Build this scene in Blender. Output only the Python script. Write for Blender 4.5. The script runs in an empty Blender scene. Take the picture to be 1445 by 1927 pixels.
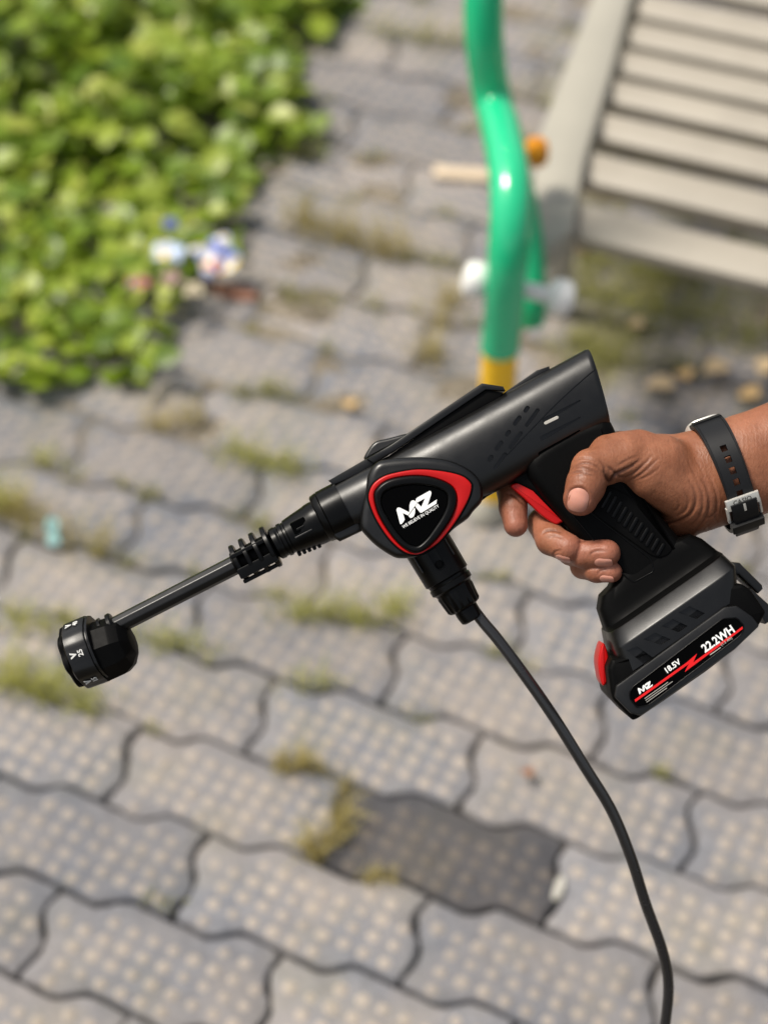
import bpy, bmesh, math, random
import numpy as np
from mathutils import Matrix, Vector
random.seed(7); RNG = np.random.default_rng(7)
S = bpy.context.scene; COL = S.collection

# ------------------------------------------------------------------ camera, world, sun, exposure
FPX = 3300.0                                     # focal length in photograph pixels (1445 x 1927)
H_CAM, PITCH, ROLL = 1.496, 0.842, -0.019
X3 = Vector((1, 0, 0)); FW = Vector((0, math.cos(PITCH), -math.sin(PITCH))); U3 = Vector((0, math.sin(PITCH), math.cos(PITCH)))
XA = X3*math.cos(ROLL) - U3*math.sin(ROLL); YA = X3*math.sin(ROLL) + U3*math.cos(ROLL)
CAM = Vector((0, 0, H_CAM))
ROT = Matrix((XA, YA, -FW)).transposed()         # columns: image right, image up, towards the camera
cd = bpy.data.cameras.new('camera'); cam = bpy.data.objects.new('camera', cd); COL.objects.link(cam)
cam.matrix_world = Matrix.Translation(CAM) @ ROT.to_4x4()
cd.sensor_fit = 'VERTICAL'; cd.sensor_height = 36.0; cd.lens = 36.0*FPX/1927.0
cd.clip_start = 0.05; cd.clip_end = 400
cd.dof.use_dof = True; cd.dof.focus_distance = 0.975; cd.dof.aperture_fstop = 3.8; cd.dof.aperture_blades = 0
S.camera = cam
S.render.resolution_x = 767; S.render.resolution_y = 1024

SUN_DIR = Vector((-0.48, 0.14, 0.87)).normalized()      # towards the sun
w = bpy.data.worlds.new('World'); S.world = w; w.use_nodes = True
nt = w.node_tree; bg = nt.nodes['Background']
sky = nt.nodes.new('ShaderNodeTexSky'); sky.sky_type = 'NISHITA'; sky.sun_disc = False
sky.sun_elevation = math.asin(SUN_DIR.z); sky.sun_rotation = math.atan2(SUN_DIR.x, SUN_DIR.y)
sky.air_density = 1.3; sky.dust_density = 3.5; sky.ozone_density = 0.6
hz = nt.nodes.new('ShaderNodeHueSaturation'); hz.inputs['Saturation'].default_value = .38    # a pale, hazy sky
nt.links.new(sky.outputs[0], hz.inputs['Color']); nt.links.new(hz.outputs[0], bg.inputs[0]); bg.inputs[1].default_value = 0.10
sl = bpy.data.lights.new('sun', 'SUN'); sun = bpy.data.objects.new('sun', sl); COL.objects.link(sun)
sl.energy = 3.2; sl.angle = math.radians(13); sl.color = (1.0, 0.93, 0.82)
sun.rotation_euler = SUN_DIR.to_track_quat('Z', 'Y').to_euler(); sun.location = (0, 0, 6)
S.view_settings.view_transform = 'Standard'; S.view_settings.look = 'None'
S.view_settings.exposure = 0.42; S.view_settings.gamma = 1.0
S.view_settings.use_curve_mapping = False

# ------------------------------------------------------------------ small helpers
def ray(px, py): return FW + XA*((px-722.5)/FPX) - YA*((py-963.5)/FPX)
def at(px, py, z=0.0):
    """the world point at height z seen at a pixel of the photograph"""
    d = ray(px, py); return CAM + d*((z-H_CAM)/d.z)
def at_y(px, py, y):
    d = ray(px, py); return CAM + d*(y/d.y)
def tag(o, label=None, cat=None, group=None, kind=None):
    if label: o['label'] = label
    if cat: o['category'] = cat
    if group: o['group'] = group
    if kind: o['kind'] = kind
    return o
def mesh(name, verts, faces, mats, smooth=40, mi=None):
    me = bpy.data.meshes.new(name); me.from_pydata([tuple(v) for v in verts], [], [tuple(f) for f in faces])
    for m in (mats if isinstance(mats, (list, tuple)) else [mats]): me.materials.append(m)
    if mi is not None: me.polygons.foreach_set('material_index', mi)
    me.polygons.foreach_set('use_smooth', [bool(smooth)]*len(me.polygons))
    if smooth:
        if smooth < 180: me.set_sharp_from_angle(angle=math.radians(smooth))
    me.update(); return me
def obj(name, me, parent=None):
    o = bpy.data.objects.new(name, me); COL.objects.link(o)
    if parent: o.parent = parent
    return o
def empty(name, loc=(0, 0, 0), rot=None):
    o = bpy.data.objects.new(name, None); COL.objects.link(o); o.empty_display_size = .02
    if rot is not None: o.matrix_world = Matrix.Translation(loc) @ rot.to_4x4()
    else: o.location = loc
    return o

# ---- materials
def mat(name, col, rough=.5, spec=.5, metal=0., bump=0., bscale=300., var=0., vscale=20., sss=0., coat=0., rvar=0., coord='Object', bdist=.001):
    m = bpy.data.materials.new(name); m.use_nodes = True; n = m.node_tree.nodes; l = m.node_tree.links
    b = n['Principled BSDF']; b.inputs['Base Color'].default_value = (*col, 1); b.inputs['Roughness'].default_value = rough
    b.inputs['Specular IOR Level'].default_value = spec; b.inputs['Metallic'].default_value = metal
    b.inputs['Coat Weight'].default_value = coat
    if sss:
        b.inputs['Subsurface Weight'].default_value = sss; b.inputs['Subsurface Radius'].default_value = (.006, .0025, .0012); b.inputs['Subsurface Scale'].default_value = 1
    tc = n.new('ShaderNodeTexCoord')
    if bump:
        t = n.new('ShaderNodeTexNoise'); t.inputs['Scale'].default_value = bscale; t.inputs['Detail'].default_value = 4
        bp = n.new('ShaderNodeBump'); bp.inputs['Strength'].default_value = bump; bp.inputs['Distance'].default_value = bdist
        l.new(tc.outputs[coord], t.inputs['Vector']); l.new(t.outputs[0], bp.inputs['Height']); l.new(bp.outputs[0], b.inputs['Normal'])
    if rvar:
        t = n.new('ShaderNodeTexNoise'); t.inputs['Scale'].default_value = 70; t.inputs['Detail'].default_value = 6; t.inputs['Roughness'].default_value = .7
        r = n.new('ShaderNodeMapRange'); r.inputs[1].default_value = .3; r.inputs[2].default_value = .7; r.inputs[3].default_value = rough-rvar; r.inputs[4].default_value = rough+rvar
        l.new(tc.outputs[coord], t.inputs['Vector']); l.new(t.outputs[0], r.inputs[0]); l.new(r.outputs[0], b.inputs['Roughness'])
    if var:
        t = n.new('ShaderNodeTexNoise'); t.inputs['Scale'].default_value = vscale; t.inputs['Detail'].default_value = 5
        r = n.new('ShaderNodeValToRGB'); r.color_ramp.elements[0].position = .3; r.color_ramp.elements[1].position = .7
        r.color_ramp.elements[0].color = (*[c*(1-var) for c in col], 1); r.color_ramp.elements[1].color = (*[min(1, c*(1+var)) for c in col], 1)
        l.new(tc.outputs[coord], t.inputs['Vector']); l.new(t.outputs[0], r.inputs[0]); l.new(r.outputs[0], b.inputs['Base Color'])
    return m
M = {}
M['black'] = mat('black_plastic', (.0022, .0021, .0020), .36, .50, bump=.2, bscale=1900, bdist=.00012, rvar=.07)
M['black_satin'] = mat('black_satin_plastic', (.0015, .0015, .0015), .30, .18, rvar=.06, bump=.08, bscale=1500, bdist=.0001)
M['black_matt'] = mat('black_matt_plastic', (.0018, .0018, .0018), .50, .07, rvar=.06, bump=.25, bscale=2200, bdist=.0002)
M['gloss'] = mat('gloss_black_panel', (.001, .001, .001), .12, .04)
M['red'] = mat('red_plastic', (.43, .003, .003), .36, .35, bump=.05, bscale=1500, bdist=.0002)
M['red_print'] = mat('red_print', (.70, .01, .012), .5, .3)
M['white_print'] = mat('white_print', (.86, .86, .84), .5, .3)
M['dial_print'] = mat('worn_white_print', (.58, .58, .56), .55, .3)
M['grey_print'] = mat('grey_print', (.42, .40, .36), .55, .3)
M['hose'] = mat('grey_black_hose_rubber', (.020, .020, .0215), .24, .6, rvar=.06, bump=.1, bscale=500, bdist=.0003)
M['steel'] = mat('brushed_steel', (.80, .78, .72), .34, .5, metal=.55, bump=.08, bscale=900, bdist=.0002)
M['strap'] = mat('black_resin_strap', (.009, .0092, .010), .42, .24, bump=.1, bscale=1200, bdist=.0002)
M['nail'] = mat('fingernail', (.50, .225, .165), .26, .42, sss=.12, var=.06, vscale=120)
M['bench'] = mat('beige_painted_wood', (.325, .292, .24), .5, .35, bump=.25, bscale=60, var=.08, vscale=14)
M['bench_side'] = mat('pale_grey_beige_plastic', (.345, .325, .272), .42, .4, bump=.1, bscale=80, var=.06, vscale=10)
M['green'] = mat('glossy_green_plastic', (.012, .50, .225), .2, .6, bump=.03, bscale=30, var=.05, vscale=8, coat=.5)
M['dark_green'] = mat('dark_green_plastic', (.008, .40, .17), .3, .5)
M['yellow'] = mat('yellow_plastic', (.95, .55, .010), .38, .45, var=.05, vscale=20)
M['orange'] = mat('orange_plastic', (.72, .27, .008), .38, .45)
M['white_plastic'] = mat('white_plastic', (.78, .77, .74), .35, .5)
M['soil'] = mat('soil', (.055, .044, .032), .95, .1, bump=.8, bscale=120, var=.5, vscale=30, coord='Generated' if False else 'Object', bdist=.004)
M['stick'] = mat('pale_wood', (.62, .50, .36), .6, .3, bump=.3, bscale=200, var=.12, vscale=60)
M['shirt'] = mat('navy_cotton', (.03, .04, .08), .9, .1, bump=.4, bscale=900)
M['stone'] = mat('pale_stone', (.44, .42, .37), .8, .2, bump=.5, bscale=200, var=.12, vscale=90)
M['brick'] = mat('brick_fragment', (.30, .15, .10), .85, .2, bump=.5, bscale=150, var=.25, vscale=60)
M['mint'] = mat('mint_paper', (.40, .66, .64), .6, .3, var=.3, vscale=50)

# ------------------------------------------------------------------ the ground and the interlocking paving
gme = mesh('ground', [(-90, -90, -.055), (90, -90, -.055), (90, 90, -.055), (-90, 90, -.055)], [(0, 1, 2, 3)], M['soil'], 0)
tag(obj('ground', gme), kind='structure')

PL, PW = .225, .0990                             # paver module
YAW, TX, TY = -.29, -.3008, .8465
cy, sy = math.cos(YAW), math.sin(YAW)
def pav(x, y): return Vector((cy*x - sy*y + TX, sy*x + cy*y + TY, 0))
def topav(p):
    x, y = p[0]-TX, p[1]-TY; return (cy*x + sy*y, -sy*x + cy*y)

def paver_mats():
    out = []
    for kind in ('base', 'knob'):
        m = bpy.data.materials.new('concrete_' + kind); m.use_nodes = True; n = m.node_tree.nodes; l = m.node_tree.links
        b = n['Principled BSDF']; b.inputs['Roughness'].default_value = .85; b.inputs['Specular IOR Level'].default_value = .25
        geo = n.new('ShaderNodeNewGeometry'); oi = n.new('ShaderNodeObjectInfo')
        def noise(sc, det=5, rough=.6):
            t = n.new('ShaderNodeTexNoise'); t.inputs['Scale'].default_value = sc; t.inputs['Detail'].default_value = det; t.inputs['Roughness'].default_value = rough
            l.new(geo.outputs['Position'], t.inputs['Vector']); return t.outputs[0]
        def ramp(src, p0, c0, p1, c1):
            r = n.new('ShaderNodeValToRGB'); r.color_ramp.elements[0].position = p0; r.color_ramp.elements[1].position = p1
            r.color_ramp.elements[0].color = (*c0, 1); r.color_ramp.elements[1].color = (*c1, 1); l.new(src, r.inputs[0]); return r.outputs[0]
        def mix(f, a, bb, mode='MIX'):
            x = n.new('ShaderNodeMix'); x.data_type = 'RGBA'; x.blend_type = mode
            for s_, v in ((0, f), (6, a), (7, bb)):
                if hasattr(v, 'is_linked'): l.new(v, x.inputs[s_])
                elif isinstance(v, tuple): x.inputs[s_].default_value = (*v, 1)
                else: x.inputs[s_].default_value = v
            return x.outputs[2]
        if kind == 'base': c = ramp(noise(70, 8, .7), .3, (.125, .132, .152), .72, (.225, .228, .245))
        else: c = ramp(noise(55, 7, .7), .3, (.275, .246, .220), .72, (.41, .362, .312))
        stain = ramp(noise(5.5, 4), .38, (0, 0, 0), .68, (1, 1, 1))
        c = mix(stain, c, mix(.42, c, (.42, .355, .29)))                    # ochre dust in broad patches
        c = mix(ramp(noise(240, 2, .5), .60, (0, 0, 0), .74, (1, 1, 1)), c, mix(.45, c, (.09, .088, .085)))
        moss = ramp(noise(9, 6, .65), .50, (0, 0, 0), .68, (1, 1, 1))
        # moss lives on the shaded right side under the bench and along the far weeds
        sep = n.new('ShaderNodeSeparateXYZ'); l.new(geo.outputs['Position'], sep.inputs[0])
        def mth(op, a, bb):
            x = n.new('ShaderNodeMath'); x.operation = op; x.use_clamp = op == 'MULTIPLY'
            for k, v in enumerate((a, bb)):
                if hasattr(v, 'is_linked'): l.new(v, x.inputs[k])
                else: x.inputs[k].default_value = v
            return x.outputs[0]
        side = mth('MULTIPLY', mth('SUBTRACT', sep.outputs[0], .13), 6.0)
        far = mth('MULTIPLY', mth('SUBTRACT', sep.outputs[1], 1.28), 5.0)
        area = mth('MULTIPLY', side, far)
        area = mth('MULTIPLY', mth('ADD', area, .22), .95)
        c = mix(mth('MULTIPLY', moss, area), c, (.185, .172, .085))
        rv = ramp(oi.outputs['Random'], 0., (.82, .82, .83), 1., (1.1, 1.08, 1.06))
        c = mix(1., c, rv, 'MULTIPLY')
        c = mix(1., c, oi.outputs['Color'], 'MULTIPLY')                     # the one dark paver is a darker mix
        l.new(c, b.inputs['Base Color'])
        bp = n.new('ShaderNodeBump'); bp.inputs['Strength'].default_value = .55; bp.inputs['Distance'].default_value = .0022
        l.new(noise(260, 6, .7), bp.inputs['Height']); l.new(bp.outputs[0], b.inputs['Normal'])
        out.append(m)
    return out
PM = paver_mats()

def long_off(t):                                  # zigzag of the long joints, period half a paver
    return float(np.interp(t % 1.0, [0, .10, .30, .38, .58, .68, .9, 1.0], [0, -.0018, -.0068, -.0068, .0062, .0066, .0016, 0]))
def short_off(t):                                 # zigzag of the short joints, t from far end to near end
    return float(np.interp(t, [0, .22, .32, .56, .68, 1.0], [.002, -.0062, -.0064, .0068, .0070, -.003]))
def paver_outline():
    pts = []
    nL, nS = 24, 10
    for k in range(nL): t = k/nL; pts.append((t*PL, long_off(2*t)))                       # near long edge, left to right
    for k in range(nS): t = k/nS; pts.append((PL + short_off(1-t), t*PW))
    for k in range(nL): t = 1-k/nL; pts.append((t*PL, PW + long_off(2*t)))
    for k in range(nS): t = 1-k/nS; pts.append((short_off(1-t), t*PW))
    return pts
def inset(poly, d):
    n = len(poly); P = np.array(poly, float); out = []
    a = np.roll(P, 1, 0); c = np.roll(P, -1, 0)
    e1 = P-a; e2 = c-P
    e1 /= np.linalg.norm(e1, axis=1)[:, None]+1e-12; e2 /= np.linalg.norm(e2, axis=1)[:, None]+1e-12
    n1 = np.stack([-e1[:, 1], e1[:, 0]], 1); n2 = np.stack([-e2[:, 1], e2[:, 0]], 1)
    m = n1+n2; m /= np.linalg.norm(m, axis=1)[:, None]+1e-12
    k = np.clip((m*n1).sum(1), .45, 1)
    return P + m*(d/k)[:, None]
def inpoly(p, poly):
    x, y = p[0], p[1]; c = False; n = len(poly)
    for i in range(n):
        x1, y1 = poly[i][:2]; x2, y2 = poly[i-1][:2]
        if (y1 > y) != (y2 > y) and x < (x2-x1)*(y-y1)/(y2-y1)+x1: c = not c
    return c
POUT = paver_outline()
def paver_mesh(seed):
    r = random.Random(seed); V = []; Fc = []; MI = []
    w1, w2, w3 = (r.uniform(0, 6.28) for _ in range(3))
    rings = [(.0018, -.05), (.0018, -.0034), (.0025, -.0012), (.0048, 0.0)]
    n = len(POUT)
    for d, z in rings:
        q = inset(POUT, d + 0.0004)
        tq = np.arange(n)*2*math.pi/n                                        # worn, slightly chipped rims
        wob = .0005*np.sin(9*tq+w1)+.0005*np.sin(17*tq+w2)+.0004*np.sin(29*tq+w3)
        ctr = q.mean(0); q = ctr+(q-ctr)*(1-wob/.06)[:, None]
        V += [(x-PL/2, y-PW/2, z) for x, y in q]
    for k in range(len(rings)-1):
        for i in range(n):
            j = (i+1) % n; Fc.append((k*n+i, k*n+j, (k+1)*n+j, (k+1)*n+i)); MI.append(0)
    Fc.append(tuple(range((len(rings)-1)*n, len(rings)*n))); MI.append(0)
    inner = inset(POUT, .0105)
    ca, sa = math.cos(-.16), math.sin(-.16)
    for i in range(-9, 10):
        for j in range(-5, 6):
            gx, gy = (i+.5)*.0215, (j+.1)*.0193
            x, y = ca*gx - sa*gy + PL/2, sa*gx + ca*gy + PW/2
            if not inpoly((x, y), inner): continue
            x += r.uniform(-.0006, .0006); y += r.uniform(-.0006, .0006)
            rad = .0058*r.uniform(.8, 1.12); h = .0021*r.uniform(.3, 1.15)
            b0 = len(V); ns = 9
            for rr, zz in ((1.25, -.0003), (.86, h*.55), (.45, h)):
                for q in range(ns):
                    a = 2*math.pi*q/ns + rr; V.append((x-PL/2+rad*rr*math.cos(a), y-PW/2+rad*rr*math.sin(a), zz))
            for q in range(ns):
                j2 = (q+1) % ns
                Fc.append((b0+q, b0+j2, b0+ns+j2, b0+ns+q)); MI.append(1)
                Fc.append((b0+ns+q, b0+ns+j2, b0+2*ns+j2, b0+2*ns+q)); MI.append(1)
            Fc.append(tuple(range(b0+2*ns, b0+3*ns))); MI.append(1)
    return mesh('paver', V, Fc, PM, 50, MI)
PMESH = [paver_mesh(k) for k in range(5)]
M['sand'] = mat('joint_sand', (.165, .142, .108), .95, .1, bump=.8, bscale=160, var=.45, vscale=26, bdist=.004)
BV = []; BF = []; NB = 150                       # the sand between the pavers stands higher towards the back
for a in range(NB+1):
    for b_ in range(NB+1):
        q = pav(-1.6+4.0*a/NB, -.9+4.1*b_/NB); k = min(max((q.y-.80)/.65, 0), 1)
        BV.append((q.x, q.y, -.024+.0205*k+.0032*math.sin(q.x*31+2*math.sin(q.y*27))*math.sin(q.y*37+q.x*11)*(.4+k)))
for a in range(NB):
    for b_ in range(NB): i0 = a*(NB+1)+b_; BF.append((i0, i0+NB+1, i0+NB+2, i0+1))
bed = mesh('pavement', BV, BF, M['sand'], 180)
pavement = tag(obj('pavement', bed), kind='structure')
npav = 0
for J in range(-14, 26):
    for I in range(-11, 13):
        # rows are shifted by half a paver; line J=0 has its joints at even half-modules
        x0 = (I + (.5 if J % 2 == 0 else 0))*PL; y0 = J*PW
        c = pav(x0+PL/2, y0+PW/2)
        d = c-CAM; f = d.dot(FW)
        px, py = 722.5+FPX*d.dot(XA)/f, 963.5-FPX*d.dot(YA)/f
        if not (-900 < px < 2250 and -420 < py < 2750 and f > .3) or npav >= 296: continue
        o = obj('paver', random.choice(PMESH), pavement); npav += 1
        o.location = c + Vector((0, 0, random.uniform(-.0022, .0022)))
        o.rotation_euler = (random.gauss(0, .010), random.gauss(0, .008), YAW+random.gauss(0, .006))
        o.color = (1, 1, 1, 1)
        if abs(px-862) < 60 and abs(py-1610) < 40:
            o.color = (.40, .395, .40, 1); o['label'] = 'dark charcoal worn paver'
print('pavers', npav)

# ------------------------------------------------------------------ gun frame: 1 unit = 0.3 mm, x right, y up, z to the viewer
GU = .0003; GD = FPX
def P(px, py, z=0.):
    k = 1 - z/GD; return np.array([(px-722.5)*k, (963.5-py)*k, z])
G0 = np.array([450., 10., 0.])                    # grip: origin of the tool
GLOC = CAM + FW*(GD*GU) + XA*(G0[0]*GU) + YA*(G0[1]*GU)
def gmesh(name, verts, faces, mats, smooth=40, mi=None, org=G0):
    V = (np.array([tuple(v) for v in verts], float)-org)*GU
    return mesh(name, V, faces, mats, smooth, mi)
gun = empty('pressure_washer_gun', GLOC, ROT)
tag(gun, 'black cordless pressure washer gun with red trigger, badge ring and battery, held in the hand', 'pressure washer')

def crsmooth(pts, n=6, closed=True):
    P_ = np.array(pts, float); m = len(P_); out = []
    rng = range(m) if closed else range(m-1)
    for i in rng:
        if closed: a, b, c, d = P_[i-1], P_[i], P_[(i+1) % m], P_[(i+2) % m]
        else: a, b, c, d = P_[max(i-1, 0)], P_[i], P_[i+1], P_[min(i+2, m-1)]
        for k in range(n):
            t = k/n
            out.append(.5*((2*b)+(-a+c)*t+(2*a-5*b+4*c-d)*t*t+(-a+3*b-3*c+d)*t**3))
    if not closed: out.append(P_[-1])
    return np.array(out)
def ccw(poly):
    p = np.array(poly, float); a = np.sum(p[:, 0]*np.roll(p[:, 1], -1)-np.roll(p[:, 0], -1)*p[:, 1])
    return p if a > 0 else p[::-1]
def loc2(pts, z): return ccw([P(x, y, z)[:2] for x, y in pts])
def chamfer(poly, r):
    out = []; n = len(poly); p = np.array(poly, float)
    for i in range(n):
        a, b, c = p[i-1], p[i], p[(i+1) % n]
        u = a-b; v = c-b; lu = np.linalg.norm(u); lv = np.linalg.norm(v); k = min(r, lu*.45, lv*.45)
        p1 = b+u/lu*k; p2 = b+v/lv*k
        for t in (0, .5, 1): out.append((1-t)**2*p1+2*t*(1-t)*b+t*t*p2)
    return np.array(out)
def slab(poly, z0, z1, bev=2., segs=3, back=None, round_=0.):
    poly = ccw(poly)
    if round_: poly = ccw(chamfer(poly, round_))
    n = len(poly); V = []; F = []
    if back is None: back = bev
    prof = []
    for k in range(segs+1):
        a = math.pi/2*k/segs; prof.append((back*(1-math.sin(a)), z0+back*(1-math.cos(a))))
    for k in range(segs+1):
        a = math.pi/2*k/segs; prof.append((bev*(1-math.cos(a)), z1-bev*(1-math.sin(a))))
    for d, z in prof: V += [(x, y, z) for x, y in (inset(poly, d) if d > 1e-6 else poly)]
    m = len(prof)
    for k in range(m-1):
        for i in range(n):
            j = (i+1) % n; F.append((k*n+i, k*n+j, (k+1)*n+j, (k+1)*n+i))
    F.append(tuple(range(n-1, -1, -1))); F.append(tuple(range((m-1)*n, m*n)))
    return V, F
def ringslab(outer, inner, z0, z1, bev=2., N=90):
    def res(poly):
        p = ccw(poly); d = np.r_[0, np.cumsum(np.linalg.norm(np.roll(p, -1, 0)-p, axis=1))]; q = np.vstack([p, p[:1]])
        t = np.linspace(0, d[-1], N, endpoint=False); r = np.stack([np.interp(t, d, q[:, 0]), np.interp(t, d, q[:, 1])], 1)
        c = r.mean(0); k = np.argmin(np.abs(np.arctan2(r[:, 1]-c[1], r[:, 0]-c[0]))); return np.roll(r, -k, 0)
    o, i = res(outer), res(inner)
    rings = [(o, z0), (o, z1-bev), (inset(o, bev*.4), z1-bev*.3), (inset(o, bev), z1), (inset(i, -bev), z1), (inset(i, -bev*.4), z1-bev*.3), (i, z1-bev), (i, z0)]
    V = []; F = []
    for r, z in rings: V += [(x, y, z) for x, y in r]
    m = len(rings)
    for k in range(m):
        k2 = (k+1) % m
        for a in range(N):
            b = (a+1) % N; F.append((k*N+a, k*N+b, k2*N+b, k2*N+a))
    return V, F
def loft(rings, caps=True):
    n = len(rings[0]); V = [p for r in rings for p in r]; F = []
    for k in range(len(rings)-1):
        for i in range(n):
            j = (i+1) % n; F.append((k*n+i, k*n+j, (k+1)*n+j, (k+1)*n+i))
    if caps: F.append(tuple(range(n-1, -1, -1))); F.append(tuple(range((len(rings)-1)*n, len(rings)*n)))
    return V, F
def lathe(A, B, prof, seg=32, mod=None):
    """turned shape on the axis A->B (unit length along it); prof = (distance, radius)"""
    A = np.array(A, float); a = np.array(B, float)-A; a /= np.linalg.norm(a)
    e = np.cross(a, [0, 0, 1.]); e /= np.linalg.norm(e); f = np.cross(a, e)
    rings = []
    for t, r in prof:
        ring = []
        for k in range(seg):
            th = 2*math.pi*k/seg; rr = r*(mod(th, t) if mod else 1)
            ring.append(A+a*t+rr*(math.cos(th)*e+math.sin(th)*f))
        rings.append(ring)
    return loft(rings)
def tube(path, rad, seg=16):
    Pth = np.array(path, float); n = len(Pth); rad = np.broadcast_to(np.array(rad, float), (n,)); rings = []
    T = np.gradient(Pth, axis=0); T /= np.linalg.norm(T, axis=1)[:, None]
    e = np.cross(T[0], [0, 0, 1.]);
    if np.linalg.norm(e) < 1e-3: e = np.cross(T[0], [0, 1., 0])
    e /= np.linalg.norm(e)
    for k in range(n):
        e = e - T[k]*(e@T[k]); e /= np.linalg.norm(e); f = np.cross(T[k], e)
        rings.append([Pth[k]+rad[k]*(math.cos(2*math.pi*q/seg)*e+math.sin(2*math.pi*q/seg)*f) for q in range(seg)])
    return loft(rings)
def join(*parts):
    V = []; F = []
    for v, f in parts:
        b = len(V); V += list(v); F += [tuple(i+b for i in q) for q in f]
    return V, F
def gpart(name, vf, m, parent=None, smooth=40):
    par = gun if parent is None else parent
    return obj(name, gmesh(name, vf[0], vf[1], m, smooth), par)
def fix_normals(o):
    bm = bmesh.new(); bm.from_mesh(o.data); bmesh.ops.recalc_face_normals(bm, faces=bm.faces); bm.to_mesh(o.data); bm.free()
def cut(o, vf):
    """real recesses: subtract a solid, then drop the cutter"""
    c = obj('cutter', gmesh('cutter', vf[0], vf[1], o.data.materials[0], 0)); c.matrix_world = gun.matrix_world.copy()
    fix_normals(c); fix_normals(o)
    bpy.context.view_layer.update()
    md = o.modifiers.new('cut', 'BOOLEAN'); md.object = c; md.operation = 'DIFFERENCE'; md.solver = 'EXACT'
    dg = bpy.context.evaluated_depsgraph_get(); me = bpy.data.meshes.new_from_object(o.evaluated_get(dg))
    o.modifiers.clear(); old = o.data; o.data = me; bpy.data.meshes.remove(old)
    bpy.data.objects.remove(c)
    me.polygons.foreach_set('use_smooth', [True]*len(me.polygons)); me.set_sharp_from_angle(angle=math.radians(32))

# ---- housing: a tapered barrel
TH = math.radians(28); DU = np.array([math.cos(TH), math.sin(TH), 0]); DV = np.array([-math.sin(TH), math.cos(TH), 0])
OB = P(600, 965)
def uv(px, py): d = P(px, py)-OB; return d@DU, d@DV
ST = [(14, 31, -57, 41, 2.1), (24, 33, -58, 44, 2.1), (60, 33, -66, 46, 2.1), (150, 33, -98, 52, 2.2), (262, 34, -122, 56, 2.3),
      (355, 34, -121, 57, 2.4), (470, 35, -118, 57, 2.5), (584, 36, -116, 55, 2.6), (590, 34, -113, 52, 2.6)]
ST = np.array(ST, float)
def station(u): return [float(np.interp(u, ST[:, 0], ST[:, k])) for k in range(1, 5)]
def shear(u): return .218*np.clip((u-350)/230, 0, 1)**1.3
def surf_z(u, v):
    t, b, wz, n = station(u); c = (t+b)/2; h = (t-b)/2; q = min(abs((v-c)/h), .999)
    return wz*(1-q**n)**(1/n)
rings = []
for u in np.r_[14, 16, np.linspace(20, 580, 46), 584, 588, 590]:
    t, b, wz, n = station(u); c = (t+b)/2; h = (t-b)/2; ring = []
    for k in range(72):
        a = 2*math.pi*k/72; ca, sa = math.cos(a), math.sin(a)
        v = c + h*np.sign(ca)*abs(ca)**(2/n); z = wz*np.sign(sa)*abs(sa)**(2/n)
        ring.append(OB+DU*(u+shear(u)*(v-35))+DV*v+np.array([0, 0, z]))
    rings.append(ring)
housing = gpart('housing', loft(rings), M['black'])
def capsule2(px, py, ang, ln, wd, taper=1.):
    """a rounded slot outline in the picture plane of the tool"""
    a = math.radians(ang); d = np.array([math.cos(a), -math.sin(a)]); n_ = np.array([d[1], -d[0]]); c = np.array([px, py], float); pts = []
    for e, s in ((1, taper), (-1, 1.)):
        for k in range(5):
            t = -math.pi/2+math.pi*k/4; r = wd/2*s
            pts.append(c + d*e*(ln/2-r) + (d*math.cos(t)*r*e + n_*math.sin(t)*r*e))
    return pts
slots = []
zz = lambda x, y: (560+x*.429, 620+y*.429)
for x, y, ln in ((1003, 350, 36), (962, 400, 54), (922, 455, 34), (882, 510, 54), (845, 565, 34)): slots.append(capsule2(*zz(x, y), 54, ln*.42, 8.4))
for x, y, ln in ((1028, 387, 100), (955, 486, 96), (888, 577, 92)): slots.append(capsule2(*zz(x, y), 54, ln*.42, 7.6))
slots.append(capsule2(1056, 773, 29, 82, 9, .3)); slots.append(capsule2(1054, 806, 29, 86, 10, .3)); slots.append(capsule2(1052, 833, 31, 92, 9, .3))
cutters = []
for s in slots:
    c = np.mean(s, axis=0); u, v = uv(*c); z = surf_z(u, v); cutters.append(slab(loc2(s, z), z-6, z+30, .01, 1))
# the diagonal joint between the two shells
seam = crsmooth([(1121, 694), (1095, 716), (1050, 757), (1000, 808), (960, 850), (931, 880)], 6, False)
sv = []
for k in range(len(seam)-1):
    a, b = seam[k], seam[k+1]; d = (b-a)/np.linalg.norm(b-a); nn = np.array([-d[1], d[0]])*1.1
    c = (a+b)/2; u, v = uv(*c); z = surf_z(min(u, 580), min(v, 33)); a2 = a-d*.6; b2 = b+d*.6
    sv.append(slab(loc2([a2+nn, b2+nn, b2-nn, a2-nn], z), z-4, z+25, .01, 1))
for c_ in cutters + sv[::1]:
    pass
cut(housing, join(*cutters))
for grp in (sv[0::2], sv[1::2]): cut(housing, join(*grp))
gpart('vent_highlight', slab(loc2(capsule2(1037, 791, 26, 30, 6), surf_z(*uv(1037, 791))), surf_z(*uv(1037, 791))-6, surf_z(*uv(1037, 791))+.8, .6, 1), M['grey_print'])

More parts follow.
